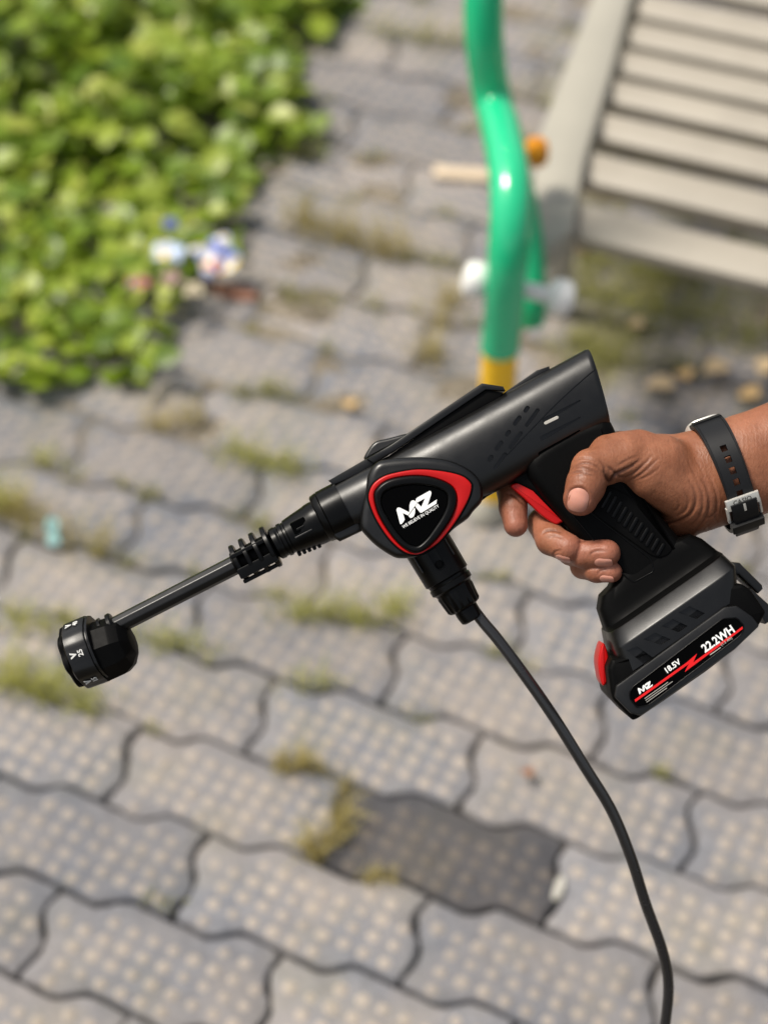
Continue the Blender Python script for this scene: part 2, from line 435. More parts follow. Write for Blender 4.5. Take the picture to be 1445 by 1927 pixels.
# ---- pump chamber with the badge
Z7 = lambda x, y: (680+.1522*x, 860+.1522*y)
CH = [(688, 925), (692, 895), (706, 872), (730, 864), (790, 860), (845, 866), (884, 884), (904, 908), (908, 940), (890, 963), (879, 977), (852, 997), (815, 1034),
      (785, 1048), (755, 1051), (738, 1047), (710, 1029), (690, 1010), (678, 992), (680, 960)]
gpart('pump_chamber', slab(crsmooth(loc2(CH, 55), 4), -60, 66, 15, 5), M['black'])
REDO = [(90, 500), (110, 400), (170, 310), (300, 230), (500, 180), (700, 155), (900, 165), (1100, 195), (1250, 240), (1340, 310), (1362, 370), (1330, 500), (1250, 660), (1150, 820), (1050, 950), (950, 1060), (850, 1130), (750, 1185), (670, 1207), (580, 1195), (480, 1140), (370, 1040), (270, 910), (180, 760), (120, 620)]
BEZO = [(155, 470), (180, 400), (260, 320), (380, 265), (550, 235), (700, 228), (850, 245), (1000, 290), (1110, 350), (1165, 420), (1180, 520), (1165, 620), (1120, 740), (1040, 870), (950, 990), (850, 1095), (760, 1165), (680, 1190), (600, 1172), (500, 1112), (400, 1012), (300, 875), (220, 735), (172, 600)]
PANO = [(245, 560), (260, 470), (310, 420), (420, 375), (560, 350), (700, 345), (850, 365), (970, 400), (1050, 460), (1062, 540), (1040, 640), (980, 760), (900, 880), (820, 990), (740, 1070), (680, 1100), (600, 1080), (520, 1020), (420, 900), (330, 760), (270, 650)]
red_o = crsmooth(loc2([Z7(*p) for p in REDO], 70), 4); bez_o = crsmooth(loc2([Z7(*p) for p in BEZO], 74), 4); pan_o = crsmooth(loc2([Z7(*p) for p in PANO], 74), 4)
badge = gpart('badge_ring', ringslab(red_o, bez_o, 58, 70.5, 2.2), M['red']); badge['label'] = 'red triangular badge ring'
gpart('badge_seat', slab(inset(red_o, -3.5), 50, 67.0, 1.5, 2), M['black_matt'])
bezel = gpart('badge_bezel', ringslab(inset(bez_o, .4), pan_o, 58, 77, 4.5), M['black_satin'])
gpart('badge_panel', slab(inset(pan_o, .3), 58, 73, .6, 1), M['gloss'], bezel)
LM = [(433, 655), (440, 633), (458, 623), (478, 627), (592, 684), (594, 600), (604, 560), (622, 538), (645, 535), (668, 548), (690, 566), (576, 722), (512, 693), (536, 772), (520, 800), (496, 830), (478, 828)]
LF = [(582, 728), (655, 628), (664, 640), (662, 690), (650, 728), (632, 746), (608, 754), (592, 742)]
LZ = [(668, 546), (674, 520), (688, 503), (838, 419), (855, 421), (864, 440), (862, 462), (816, 600), (932, 524), (926, 577), (740, 690), (722, 684), (664, 610), (693, 569), (740, 616), (786, 510), (692, 562)]
def extrude(poly, z0, z1):
    pl = ccw(poly); n = len(pl)
    bm = bmesh.new(); vs = [bm.verts.new((x, y, 0)) for x, y in pl]; f = bm.faces.new(vs); f.normal_update()
    bmesh.ops.triangulate(bm, faces=[f]); bm.verts.index_update(); T = [[v.index for v in q.verts] for q in bm.faces]; bm.free()
    V = [(x, y, z1) for x, y in pl]+[(x, y, z0) for x, y in pl]; F = []
    for t in T:
        a, b, c = (np.array(pl[k]) for k in t)
        if (b-a)[0]*(c-a)[1]-(b-a)[1]*(c-a)[0] < 0: t = t[::-1]
        F.append(tuple(t)); F.append(tuple(n+k for k in t[::-1]))
    for k in range(n): k2 = (k+1) % n; F.append((n+k, n+k2, k2, k))
    return V, F
def logo(tf, z0, z1, parent, m):
    for nm, pl in (('logo_letter_m', LM), ('logo_letter_foot', LF), ('logo_letter_z', LZ)):
        obj(nm, gmesh(nm, *extrude([tf(*p) for p in pl], z0, z1), m, 0), parent)
logo(lambda x, y: P(*Z7(x, y), 74)[:2], 72.5, 74, bezel, M['white_print'])
def text(name, s, org, xdir, size, parent, m, depth=.6, bold=0., z_axis=(0, 0, 1), xs=1., align='LEFT'):
    cu = bpy.data.curves.new(name, 'FONT'); cu.body = s; cu.size = size; cu.offset = bold*size; cu.extrude = depth/2; cu.align_x = align; cu.resolution_u = 2
    to = bpy.data.objects.new(name, cu); COL.objects.link(to); bpy.context.view_layer.update()
    me = bpy.data.meshes.new_from_object(to.evaluated_get(bpy.context.evaluated_depsgraph_get()))
    bpy.data.objects.remove(to); bpy.data.curves.remove(cu)
    xd = np.array(xdir, float); xd /= np.linalg.norm(xd); zd = np.array(z_axis, float); zd -= xd*(zd@xd); zd /= np.linalg.norm(zd); yd = np.cross(zd, xd)
    V = [np.array(org)+xd*v.co.x*xs+yd*v.co.y+zd*v.co.z for v in me.vertices]; F = [tuple(p.vertices) for p in me.polygons]
    bpy.data.meshes.remove(me)
    return obj(name, gmesh(name, V, F, m, 0), parent)
text('badge_motto', 'WE BELIEVE IN QUALITY', P(*Z7(518, 884), 74.2), (math.cos(math.radians(31)), math.sin(math.radians(31)), 0), 8.2, bezel, M['white_print'], .5, .012, xs=.86)

# ---- top plate
gpart('top_plate', slab(loc2([(690, 864), (735, 838), (905, 723), (945, 729), (949, 737), (912, 735), (740, 851), (704, 873)], 0), -26, 26, 3, 2), M['black'])
gpart('front_ridge', slab(loc2([(618, 905), (692, 862), (708, 868), (700, 880), (628, 913)], 0), -15, 15, 2, 2), M['black'])
gpart('top_plate_riser', slab(loc2([(700, 880), (742, 851), (912, 734), (946, 740), (932, 758), (760, 856), (720, 890)], 0), -20, 20, 2, 2), M['black_matt'])
gpart('rear_ridge', slab(loc2([(930, 752), (1008, 698), (1032, 690), (1034, 700), (940, 762)], 0), -16, 12, 2, 2), M['black'])
gpart('selector_bump', slab(crsmooth(loc2([(686, 866), (692, 848), (706, 832), (728, 826), (772, 816), (760, 834), (720, 858)], -25), 3), -44, -8, 6, 3), M['black'])

# ---- collar, coupling, lance
LA = P(220, 1177); LB = P(603, 981); LD = (LB-LA)/np.linalg.norm(LB-LA)
collar = gpart('front_collar', lathe(P(601, 978), P(636, 960), [(0, 34), (0.5, 44), (3, 47), (14, 49), (15, 48), (16.5, 49.5), (30, 50), (56, 50)], 56), M['black_satin'])
gpart('chin', slab(loc2([(628, 1012), (640, 1019), (684, 998), (672, 955), (612, 930), (607, 960)], 10), -30, 32, 8, 3), M['black'])
def ax(t): return LA+LD*t
prof = [(332, 26), (336, 31), (344, 31.5), (346, 30), (350, 30), (352, 32.5), (358, 33), (360, 31), (364, 31.2), (366, 34), (371, 34.5), (380, 36), (410, 40), (416, 41.5), (424, 42), (442, 42)]
coup = gpart('quick_coupling', lathe(ax(0), ax(100), prof, 40), M['black_satin'])
def side_slab(t0, t1, v0, v1, z0, z1, bev=1.5):
    """a plate lying along the lance axis"""
    n_ = np.array([-LD[1], LD[0], 0]); pts = [ax(t0)+n_*v0, ax(t1)+n_*v0, ax(t1)+n_*v1, ax(t0)+n_*v1]
    return slab([p[:2] for p in pts], z0, z1, bev, 2, round_=3)
gpart('coupling_window', side_slab(378, 408, -2, 22, 18, 37.5), M['gloss'], coup)
gpart('coupling_latch', side_slab(384, 402, 3, 8, 30, 39), M['black_satin'], coup)
gpart('coupling_bar', side_slab(375, 412, -9, -5, 20, 40), M['black'], coup)
for k in range(5): gpart('coupling_tooth', side_slab(364+k*10, 371+k*10, -41-k*.9, -30, -8, 8, 2), M['black_satin'], coup)
cage = gpart('ribbed_collar', lathe(ax(0), ax(100), [(248, 19), (250, 24), (330, 26), (332, 20)], 28), M['black_matt'])
for t, r in ((253, 37), (275, 40), (297, 41), (320, 42)):
    gpart('collar_rib', lathe(ax(0), ax(100), [(t, r-15), (t+.5, r-2), (t+2, r), (t+8, r), (t+10, r-2), (t+10.5, r-15)], 40), M['black_satin'], cage)
for v, z, h_ in ((-20, 33, 10), (16, 33, 4), (-36, 14, 4)): gpart('collar_rail', side_slab(251, 329, v-h_, v+h_, z-24, z+4), M['black_satin'], cage)
flute = lambda th, t: math.cos(math.pi/10)/math.cos(((th-math.radians(228)+math.pi/10) % (math.pi/5))-math.pi/10)*1.02   # ten flats
gpart('lance', lathe(ax(0), ax(100), [(-4, 17.5), (0, 17.5), (125, 17.8), (252, 18.3)], 80, flute), M['black'], smooth=25)
# turret nozzle
NA = P(163, 1228, 0); nd = np.array([-.925, -.36, -.10]); nd /= np.linalg.norm(nd)
ND = NA + np.array([3., -9., -6.])
nozzle = gpart('nozzle_head', lathe(ND-nd*92, ND, [(0, 24), (1.5, 29), (14, 47), (30, 56), (34, 57), (66, 59), (72, 57)], 9), M['black_matt'], smooth=20)
noz_t = lambda th, t: 1 + (.014*np.sign(math.cos(6*th)))
band = gpart('nozzle_dial', lathe(NA-nd*30, NA+nd*60, [(0, 56), (.5, 62), (3, 63), (4, 60.5), (6, 60.5), (7, 64), (9, 65), (48, 64), (51, 61), (53, 50)], 72, noz_t), M['black'], nozzle)
gpart('nozzle_face', lathe(NA+nd*18, NA+nd*80, [(0, 50), (4, 58), (12, 57), (16, 50), (16.5, 20)], 60, lambda th, t: 1+.06*math.cos(7*th)), M['black_matt'], nozzle)
ne = np.cross(nd, [0, 0, 1.]); ne /= np.linalg.norm(ne); nf = np.cross(nd, ne)
def dial_text(s, th, t, size, nm, bold=.03):
    """print lying on the dial at angle th"""
    rad = ne*math.cos(th)+nf*math.sin(th); tang = np.cross(nd, rad)
    c = NA-nd*30+nd*t+rad*65.6
    o = text(nm, s, c, tang, size, nozzle, M['dial_print'], 1.2, bold, z_axis=rad, align='CENTER')
    return o
TH0 = math.pi/2*1.0
best = None
for k in range(360):
    th = k*math.pi/180; c = NA+(ne*math.cos(th)+nf*math.sin(th))*64
    s_ = 1/(1-c[2]/GD); q = (722.5+c[0]*s_, 963.5-c[1]*s_)
    if c[2] < 20: continue
    e = (q[0]-156)**2*.2+(q[1]-1231)**2
    if best is None or e < best[0]: best = (e, th)
TH0 = best[1]
dial_text('25', TH0, 17, 13.5, 'dial_numeral'); dial_text('V', TH0, 30, 16, 'dial_mark', .05)
sgn = 1 if (ne*math.cos(TH0+.3)+nf*math.sin(TH0+.3))[1] < (ne*math.cos(TH0)+nf*math.sin(TH0))[1] else -1
dial_text('15', TH0+sgn*math.pi*.31, 17, 13.5, 'dial_numeral'); dial_text('V', TH0+sgn*math.pi*.31, 30, 16, 'dial_mark', .05)
dial_text('40', TH0-sgn*math.pi*.33, 17, 13.5, 'dial_numeral'); dial_text('V', TH0-sgn*math.pi*.33, 30, 16, 'dial_mark', .05)
clip = gpart('lance_socket', lathe(ax(-48), ax(0), [(0, 20), (2, 25), (12, 25), (13, 19), (18, 19), (19, 28), (24, 28.5), (25, 20), (32, 20), (36, 20), (37, 28), (43, 28.5), (46, 26), (47, 17)], 36), M['black_satin'])

# ---- hose connector
HA = P(795, 1010); HD = np.array([.514, -.858, 0]); HD /= np.linalg.norm(HD)
flat = lambda th, t: 1 + (.03*math.cos(20*th) if 118 < t < 156 else 0)
hc = gpart('hose_connector', lathe(HA, HA+HD, [(-30, 46), (0, 46), (60, 45.5), (88, 45), (91, 41), (96, 40), (98, 42.5), (108, 42.5), (112, 37), (116, 36), (119, 36), (150, 33), (154, 30), (157, 23), (168, 23), (180, 21), (183, 17), (183.5, 10)], 60, flat), M['black_satin'])
def conn_slab(t0, t1, v0, v1, z0, z1, rnd=5.):
    n_ = np.array([-HD[1], HD[0], 0])
    return slab([(HA+HD*t0+n_*v0)[:2], (HA+HD*t1+n_*v0)[:2], (HA+HD*t1+n_*v1)[:2], (HA+HD*t0+n_*v1)[:2]], z0, z1, 1.5, 2, round_=rnd)
cut(hc, join(conn_slab(22, 70, -9, 9, 38, 60, 9)))
gpart('connector_key', conn_slab(52, 66, -6, 6, 30, 43), M['black_matt'], hc)
for v in (-34, 33): gpart('connector_rail', conn_slab(14, 58, v-1.5, v+1.5, 20, 34, .6), M['black'], hc)

# ---- handle, trigger, grip pad
HANDLE = [(985, 878), (1062, 985), (1100, 1030), (1140, 1066), (1172, 1096), (1200, 1120), (1236, 1110), (1300, 1055), (1276, 1012), (1232, 960), (1196, 905), (1168, 862), (1158, 815), (1130, 785), (1050, 815)]
gpart('handle', slab(crsmooth(loc2(HANDLE, 20), 4), -46, 46, 26, 8), M['black_matt'])
pad = gpart('grip_pad', slab(loc2([(1122, 944), (1145, 915), (1180, 930), (1265, 1032), (1256, 1044), (1240, 1050), (1224, 1045), (1114, 966)], 48), 30, 49.2, 2.2, 2, round_=5), M['black_matt'])
gpart('handle_panel', ringslab(chamfer(loc2([(1070, 962), (1100, 955), (1225, 1052), (1232, 1075), (1190, 1098), (1160, 1070)], 47), 6), inset(ccw(chamfer(loc2([(1070, 962), (1100, 955), (1225, 1052), (1232, 1075), (1190, 1098), (1160, 1070)], 47), 6)), 2.0), 40, 47.9, .6, 60), M['black_satin'])
for k in range(11):
    t = k/10; cx, cy_ = 1140+t*(1242-1140), 940+t*(1034-940)
    gpart('grip_rib', slab(loc2(capsule2(cx, cy_, 60, 36-9*t, 6.2), 51), 46, 52.6, 1.8, 2), M['black_satin'], pad)
Z5 = lambda x, y: (930+x*.1869, 880+y*.1869)
trig = gpart('trigger', slab(crsmooth(loc2([Z5(*p) for p in ((165, 190), (235, 155), (300, 146), (355, 165), (420, 230), (560, 380), (698, 525), (660, 555), (620, 574), (560, 545), (470, 480), (390, 405), (300, 315))], 12), 3), -16, 18, 4, 3), M['red']); trig['label'] = 'red trigger under the index finger'
gpart('trigger_guard', slab(loc2([(900, 895), (1000, 870), (1070, 900), (1080, 985), (1063, 990), (1000, 925), (960, 905), (915, 935), (896, 950)], 0), -30, 22, 8, 3), M['black_matt'])

# ---- battery mount and battery
E1 = np.array([.820, .572, 0]); E2 = np.array([.572, -.820, 0])
def B3(px, py): d = np.array([px-1195, -(py-1320)]); return d@E1[:2], d@E2[:2]
BO = P(1195, 1320, 60)
def bp(e1, e2, z, ref=60): return BO*np.array([1, 1, 0]) + (E1*e1+E2*e2)*(1-ref/GD) + np.array([0, 0, z])
SEC = [(-214, 172, 62, 43, 5), (-199, 170, 84, 45, 5), (-195, 167, 104, 46, 5.5), (-176, 164, 119, 47.5, 6), (-156, 164, 125, 49, 6), (-146, 164, 128, 51, 6), (-141, 164, 129.5, 54, 5.5), (-138, 164, 130.5, 60, 6), (-136, 164, 131, 74, 6.6), (-134.5, 164, 131.5, 82, 7),
       (-133, 163, 132, 84.5, 7), (-108, 160, 139, 103, 7), (-106, 160, 140, 104.5, 7), (-103, 159, 140, 105, 7), (-84, 152, 137, 104, 7), (-56, 136, 134, 102, 7)]
rings = []
for e2, c, a, b, n in SEC:
    rings.append([bp(c+a*np.sign(math.cos(th))*abs(math.cos(th))**(2/n), e2, b*np.sign(math.sin(th))*abs(math.sin(th))**(2/n)) for th in np.linspace(0, 2*math.pi, 96, endpoint=False)])
vf = loft(rings); mi = [1 if k < 9*96 else 0 for k in range(len(vf[1]))]
mount = obj('battery_mount', gmesh('battery_mount', vf[0], vf[1], [M['black'], M['black_matt']], 20, mi), gun)
Z3 = lambda x, y: (1100+x*.2388, 1000+y*.2388)
def bpoly(pts, ref): return [P(x, y, ref)[:2] for x, y in pts]
BODY = [(1148, 1300), (1143, 1258), (1150, 1240), (1178, 1236), (1352, 1104), (1394, 1098), (1412, 1110), (1440, 1152), (1427, 1177), (1382, 1222), (1330, 1262), (1267, 1306), (1200, 1352), (1190, 1356), (1152, 1316)]
batt = gpart('battery', slab(bpoly(BODY, 92), -92, 98, 9, 3, round_=4), M['black_matt'], smooth=30)
pv = []
for q in (((735, 640), (820, 588), (945, 645), (880, 692)), ((600, 745), (690, 690), (810, 745), (740, 795)), ((462, 850), (550, 797), (675, 850), (600, 895)), ((330, 940), (410, 905), (545, 1000), (480, 1055))):
    pv.append(slab(bpoly([Z3(*p) for p in q], 103), 98, 125, .01, 1))
cut(mount, join(*pv))
BLK = [(1158, 1290), (1178, 1276), (1362, 1142), (1385, 1139), (1415, 1160), (1428, 1178), (1382, 1222), (1267, 1304), (1205, 1347), (1186, 1343), (1156, 1312)]
blk = gpart('battery_cap', slab(bpoly(BLK, 104), 60, 107, 4, 2, round_=3), M['black'], batt, 30)
PAN = [(355, 1270), (385, 1225), (480, 1155), (1085, 692), (1195, 685), (1245, 740), (1245, 780), (1215, 822), (500, 1365), (410, 1383), (360, 1320)]
pan = bpoly([Z3(*p) for p in PAN], 108)
gpart('label_frame', ringslab(inset(ccw(pan), -2.2), pan, 100, 109.2, .8, 80), M['black_satin'], batt)
gpart('label_panel', slab(inset(ccw(pan), .3), 100, 107.8, .4, 1), M['gloss'], batt)
def flatpoly(name, pts, z0, z1, parent, m):
    return obj(name, gmesh(name, *extrude(pts, z0, z1), m, 0), parent)
flatpoly('label_stripe', bpoly([Z3(*p) for p in ((392, 1326), (800, 1034), (882, 964), (852, 1034), (1240, 750), (1243, 768), (786, 1108), (818, 1044), (398, 1344))], 108.5), 107.4, 108.6, batt, M['red_print'])
TB = (math.cos(math.radians(35.2)), math.sin(math.radians(35.2)), 0)
text('label_energy', '22.2WH', P(*Z3(945, 956), 108.6), TB, 21, batt, M['white_print'], .6, .030, xs=.93)
text('label_voltage', '18.5V', P(*Z3(640, 1122), 108.6), TB, 14.4, batt, M['white_print'], .6, .026)
lk = .240
def small_logo(x, y):
    # the badge letters again, at label size
    dx, dy = (x-433)*lk, (y-830)*lk
    c = math.cos(math.radians(-3)); s_ = math.sin(math.radians(-3))
    return P(*Z3(418+dx*c-dy*s_, 1284+dx*s_+dy*c), 108.6)[:2]
logo(small_logo, 107.4, 108.6, batt, M['white_print'])
for k, (x0, y0, ln) in enumerate(((470, 1318, 52), (478, 1332, 60), (486, 1346, 45))):
    a = P(*Z3(x0, y0), 108.4); d = np.array(TB); n_ = np.array([-TB[1], TB[0], 0])
    flatpoly('fine_print', [(a+n_*.5)[:2], (a+d*ln+n_*.5)[:2], (a+d*ln-n_*.5)[:2], (a-n_*.5)[:2]], 107.4, 108.3, batt, M['grey_print'])
text('label_capacity', '(1.5 Ah)', P(*Z3(1075, 905), 108.4), TB, 7.5, batt, M['grey_print'], .5, .01)
a = P(*Z3(985, 975), 108.4); d = np.array(TB); n_ = np.array([-TB[1], TB[0], 0])
flatpoly('fine_print', [(a+n_*1)[:2], (a+d*24+n_*1)[:2], (a+d*24-n_*.5)[:2], (a-n_*.5)[:2]], 107.4, 108.3, batt, M['grey_print'])
for x, y in ((405, 1145), (600, 1000), (798, 850), (992, 702)):
    a = P(*Z3(x, y), 104); d = np.array(TB); n_ = np.array([-TB[1], TB[0], 0])
    gpart('cap_tab', slab([(a-d*17-n_*5)[:2], (a+d*17-n_*5)[:2], (a+d*17+n_*5)[:2], (a-d*17+n_*5)[:2]], 80, 105.5, 1, 1), M['black'], batt)
btn = gpart('release_button', slab(crsmooth(bpoly([(1131, 1208), (1122, 1238), (1124, 1266), (1131, 1288), (1142, 1270), (1140, 1230)], 10), 3), -34, 40, 4, 3), M['red'], batt); btn['label'] = 'red battery release button'
gpart('battery_lug', slab(bpoly([Z3(*p) for p in ((1090, 330), (1120, 240), (1200, 245), (1375, 420), (1380, 450), (1345, 485), (1190, 340))], 20), -40, 45, 4, 2), M['black'], batt)
gpart('battery_lug', slab(bpoly([Z3(*p) for p in ((1120, 560), (1130, 470), (1270, 440), (1445, 600), (1450, 680), (1380, 720), (1340, 640))], 30), -60, 75, 4, 2), M['black'], batt)

# ------------------------------------------------------------------ the water hose
hp = [P(893, 1150, 0), P(910, 1172, 0), P(937, 1204, -2), P(985, 1268, -10), P(1042, 1350, -30), P(1100, 1443, -60), P(1150, 1525, -95), P(1186, 1612, -130), P(1214, 1700, -170), P(1246, 1790, -215), P(1257, 1855, -250), P(1250, 1935, -290), P(1232, 2060, -360), P(1215, 2250, -460)]
hw = [GLOC + ROT @ Vector(((p-G0)*GU).tolist()) for p in crsmooth(hp, 8, False)]
last = hw[-1]
tail = [last, last+Vector((-.01, -.06, -last.z*.55)), Vector((last.x+.03, last.y-.14, .012)), Vector((last.x+.22, last.y-.2, .009)), Vector((last.x+.6, last.y-.05, .009))]
hw = hw[:-1] + [Vector(p) for p in crsmooth([tuple(p) for p in tail], 8, False)]
h0 = hw[0]
hr = [(.0036 if k < 4 else .0036) for k in range(len(hw))]
vf = tube([tuple(p-h0) for p in hw], .0033, 16)
ho = obj('water_hose', mesh('water_hose', *vf, M['hose'])); ho.location = h0
tag(ho, 'thin dark grey hose hanging down from the gun across the paving', 'hose')

# ------------------------------------------------------------------ the hand and forearm: one continuous skin from a blended distance field
def grid_axis(lo, fine_lo, fine_hi, hi, st, growth=1.12):
    a = list(np.arange(fine_lo, fine_hi+st*.5, st)); d = st; x = a[-1]
    while x < hi: d *= growth; x += d; a.append(x)
    d = st; x = a[0]; b = []
    while x > lo: d *= growth; x -= d; b.append(x)
    return np.array(b[::-1]+a, np.float32)
HP = lambda px, py, z: P(px, py, z)
def smin(a, b, k):
    h = np.maximum(k-np.abs(a-b), 0)/k; return np.minimum(a, b)-h*h*k*.25
def cap(X, Y, Z, a, b, ra, rb, zs=1.):
    """round cone from a to b, optionally flattened in depth"""
    ax_, ay, az = a; bx, by, bz = b[0]-ax_, b[1]-ay, (b[2]-az)/zs
    px, py, pz = X-ax_, Y-ay, (Z-az)/zs
    t = np.clip((px*bx+py*by+pz*bz)/(bx*bx+by*by+bz*bz), 0, 1)
    return np.sqrt((px-t*bx)**2+(py-t*by)**2+(pz-t*bz)**2)-(ra+(rb-ra)*t)
def hand_field(X, Y, Z):
    C = lambda a, b, ra, rb, zs=1.: cap(X, Y, Z, HP(*a), HP(*b), ra, rb, zs)
    # forearm and wrist (flattened)
    d = C((1385, 881, -5), (1560, 826, -10), 93, 108, .78)
    d = np.minimum(d, C((1560, 826, -10), (2240, 600, -30), 108, 140, .86))
    d = smin(d, C((1335, 895, -8), (1400, 878, -5), 86, 94, .76), 14)
    # palm
    palm = C((1335, 893, -12), (1245, 880, -38), 78, 58, .8)
    palm = smin(palm, C((1330, 935, -15), (1286, 968, -38), 58, 47), 22)       # heel of the hand
    palm = smin(palm, C((1305, 925, 6), (1228, 888, 30), 66, 56), 26)          # ball of the thumb
    palm = smin(palm, C((1300, 870, -40), (1170, 850, -78), 48, 38), 20)       # metacarpals to the four knuckles
    palm = smin(palm, C((1300, 890, -50), (1175, 905, -95), 46, 36), 16)
    palm = smin(palm, C((1300, 915, -50), (1185, 955, -98), 44, 34), 16)
    palm = smin(palm, C((1300, 945, -45), (1205, 1000, -92), 42, 31), 16)
    d = smin(d, palm, 30)
    # thumb
    th = C((1245, 872, 28), (1180, 862, 44), 54, 42)
    th = smin(th, C((1180, 860, 46), (1112, 882, 66), 41, 37), 8)
    th = smin(th, C((1112, 882, 68), (1102, 915, 77), 36.5, 36), 5)
    th = smin(th, C((1101, 912, 77), (1092, 938, 80), 36, 32), 5)
    th = smin(th, C((1140, 848, 40), (1200, 846, 20), 30, 38), 16)             # web to the index side
    d = smin(d, th, 16)
    # fingers
    def finger(pts):
        f = None
        for (a, ra), (b, rb) in zip(pts[:-1], pts[1:]):
            c = C(a, b, ra, rb); f = c if f is None else smin(f, c, 5)
        return f
    fi = finger([((1165, 850, -82), 38), ((1018, 880, -80), 32), ((962, 922, -40), 28), ((965, 955, -14), 26.5), ((970, 988, 2), 22.5)])
    fm = finger([((1172, 908, -98), 37), ((1050, 955, -86), 31), ((1022, 985, -40), 30), ((1037, 1016, 8), 29), ((1068, 1031, 32), 27)])
    fr = finger([((1182, 955, -98), 35), ((1078, 1010, -78), 30), ((1075, 1036, -22), 28), ((1098, 1042, 26), 27), ((1141, 1041, 47), 25.5)])
    fp = finger([((1204, 1000, -92), 31), ((1108, 1052, -62), 25), ((1096, 1066, -14), 23), ((1122, 1074, 24), 22), ((1150, 1076, 38), 20)])
    # pads of the fingertips
    fg = smin(fi, fm, 3); fg = smin(fg, fr, 3); fg = smin(fg, fp, 3)
    return smin(d, fg, 9)
def surface_nets(vol, xs, ys, zs):
    ins = vol < 0; nx, ny, nz = vol.shape
    cnt = np.zeros((nx-1, ny-1, nz-1), np.int8)
    for a in (0, 1):
        for b in (0, 1):
            for c in (0, 1): cnt += ins[a:nx-1+a, b:ny-1+b, c:nz-1+c]
    act = (cnt > 0) & (cnt < 8); ii, jj, kk = np.nonzero(act)
    idx = -np.ones(act.shape, np.int64); idx[ii, jj, kk] = np.arange(len(ii))
    acc = np.zeros((len(ii), 3)); num = np.zeros(len(ii)); ax_ = (xs, ys, zs)
    for axis in range(3):
        o = [k for k in range(3) if k != axis]
        for p in (0, 1):
            for q in (0, 1):
                off = [0, 0, 0]; off[o[0]] = p; off[o[1]] = q; off2 = off.copy(); off2[axis] = 1
                A = (ii+off[0], jj+off[1], kk+off[2]); Bq = (ii+off2[0], jj+off2[1], kk+off2[2])
                va, vb = vol[A], vol[Bq]; m = (va < 0) != (vb < 0); t = va/(va-vb+1e-20)
                pos = np.stack([ax_[k][A[k]] + ((t*(ax_[k][Bq[k]]-ax_[k][A[k]])) if k == axis else 0) for k in range(3)], 1)
                acc[m] += pos[m]; num[m] += 1
    V = acc/num[:, None]; F = []
    for axis in range(3):
        sl1 = [slice(None)]*3; sl2 = [slice(None)]*3; sl1[axis] = slice(0, -1); sl2[axis] = slice(1, None)
        a_, b_ = ins[tuple(sl1)], ins[tuple(sl2)]; o = [k for k in range(3) if k != axis]
        ch = a_ != b_; I = np.array(np.nonzero(ch)); ok = np.ones(I.shape[1], bool)
        for k in o: ok &= (I[k] > 0) & (I[k] < vol.shape[k]-1)
        I = I[:, ok]; sgn_ = a_[tuple(I)]
        def cell(du, dv):
            J = I.copy(); J[o[0]] += du; J[o[1]] += dv; return idx[tuple(J)]
        quad = np.stack([cell(-1, -1), cell(0, -1), cell(0, 0), cell(-1, 0)], 1)
        flip = sgn_ if axis != 1 else ~sgn_
        quad[~flip] = quad[~flip][:, ::-1]; F.append(quad)
    return V, np.vstack(F)
xs = grid_axis(925-722, 925-722, 1470-722, 2420-722, 2.6)
ys = grid_axis(963-1130, 963-1130, 963-770, 963-430, 2.6)
zs = grid_axis(-160, -150, 122, 150, 2.6)
vol = hand_field(xs[:, None, None], ys[None, :, None], zs[None, None, :]).astype(np.float32)
HV, HF = surface_nets(vol, xs, ys, zs)
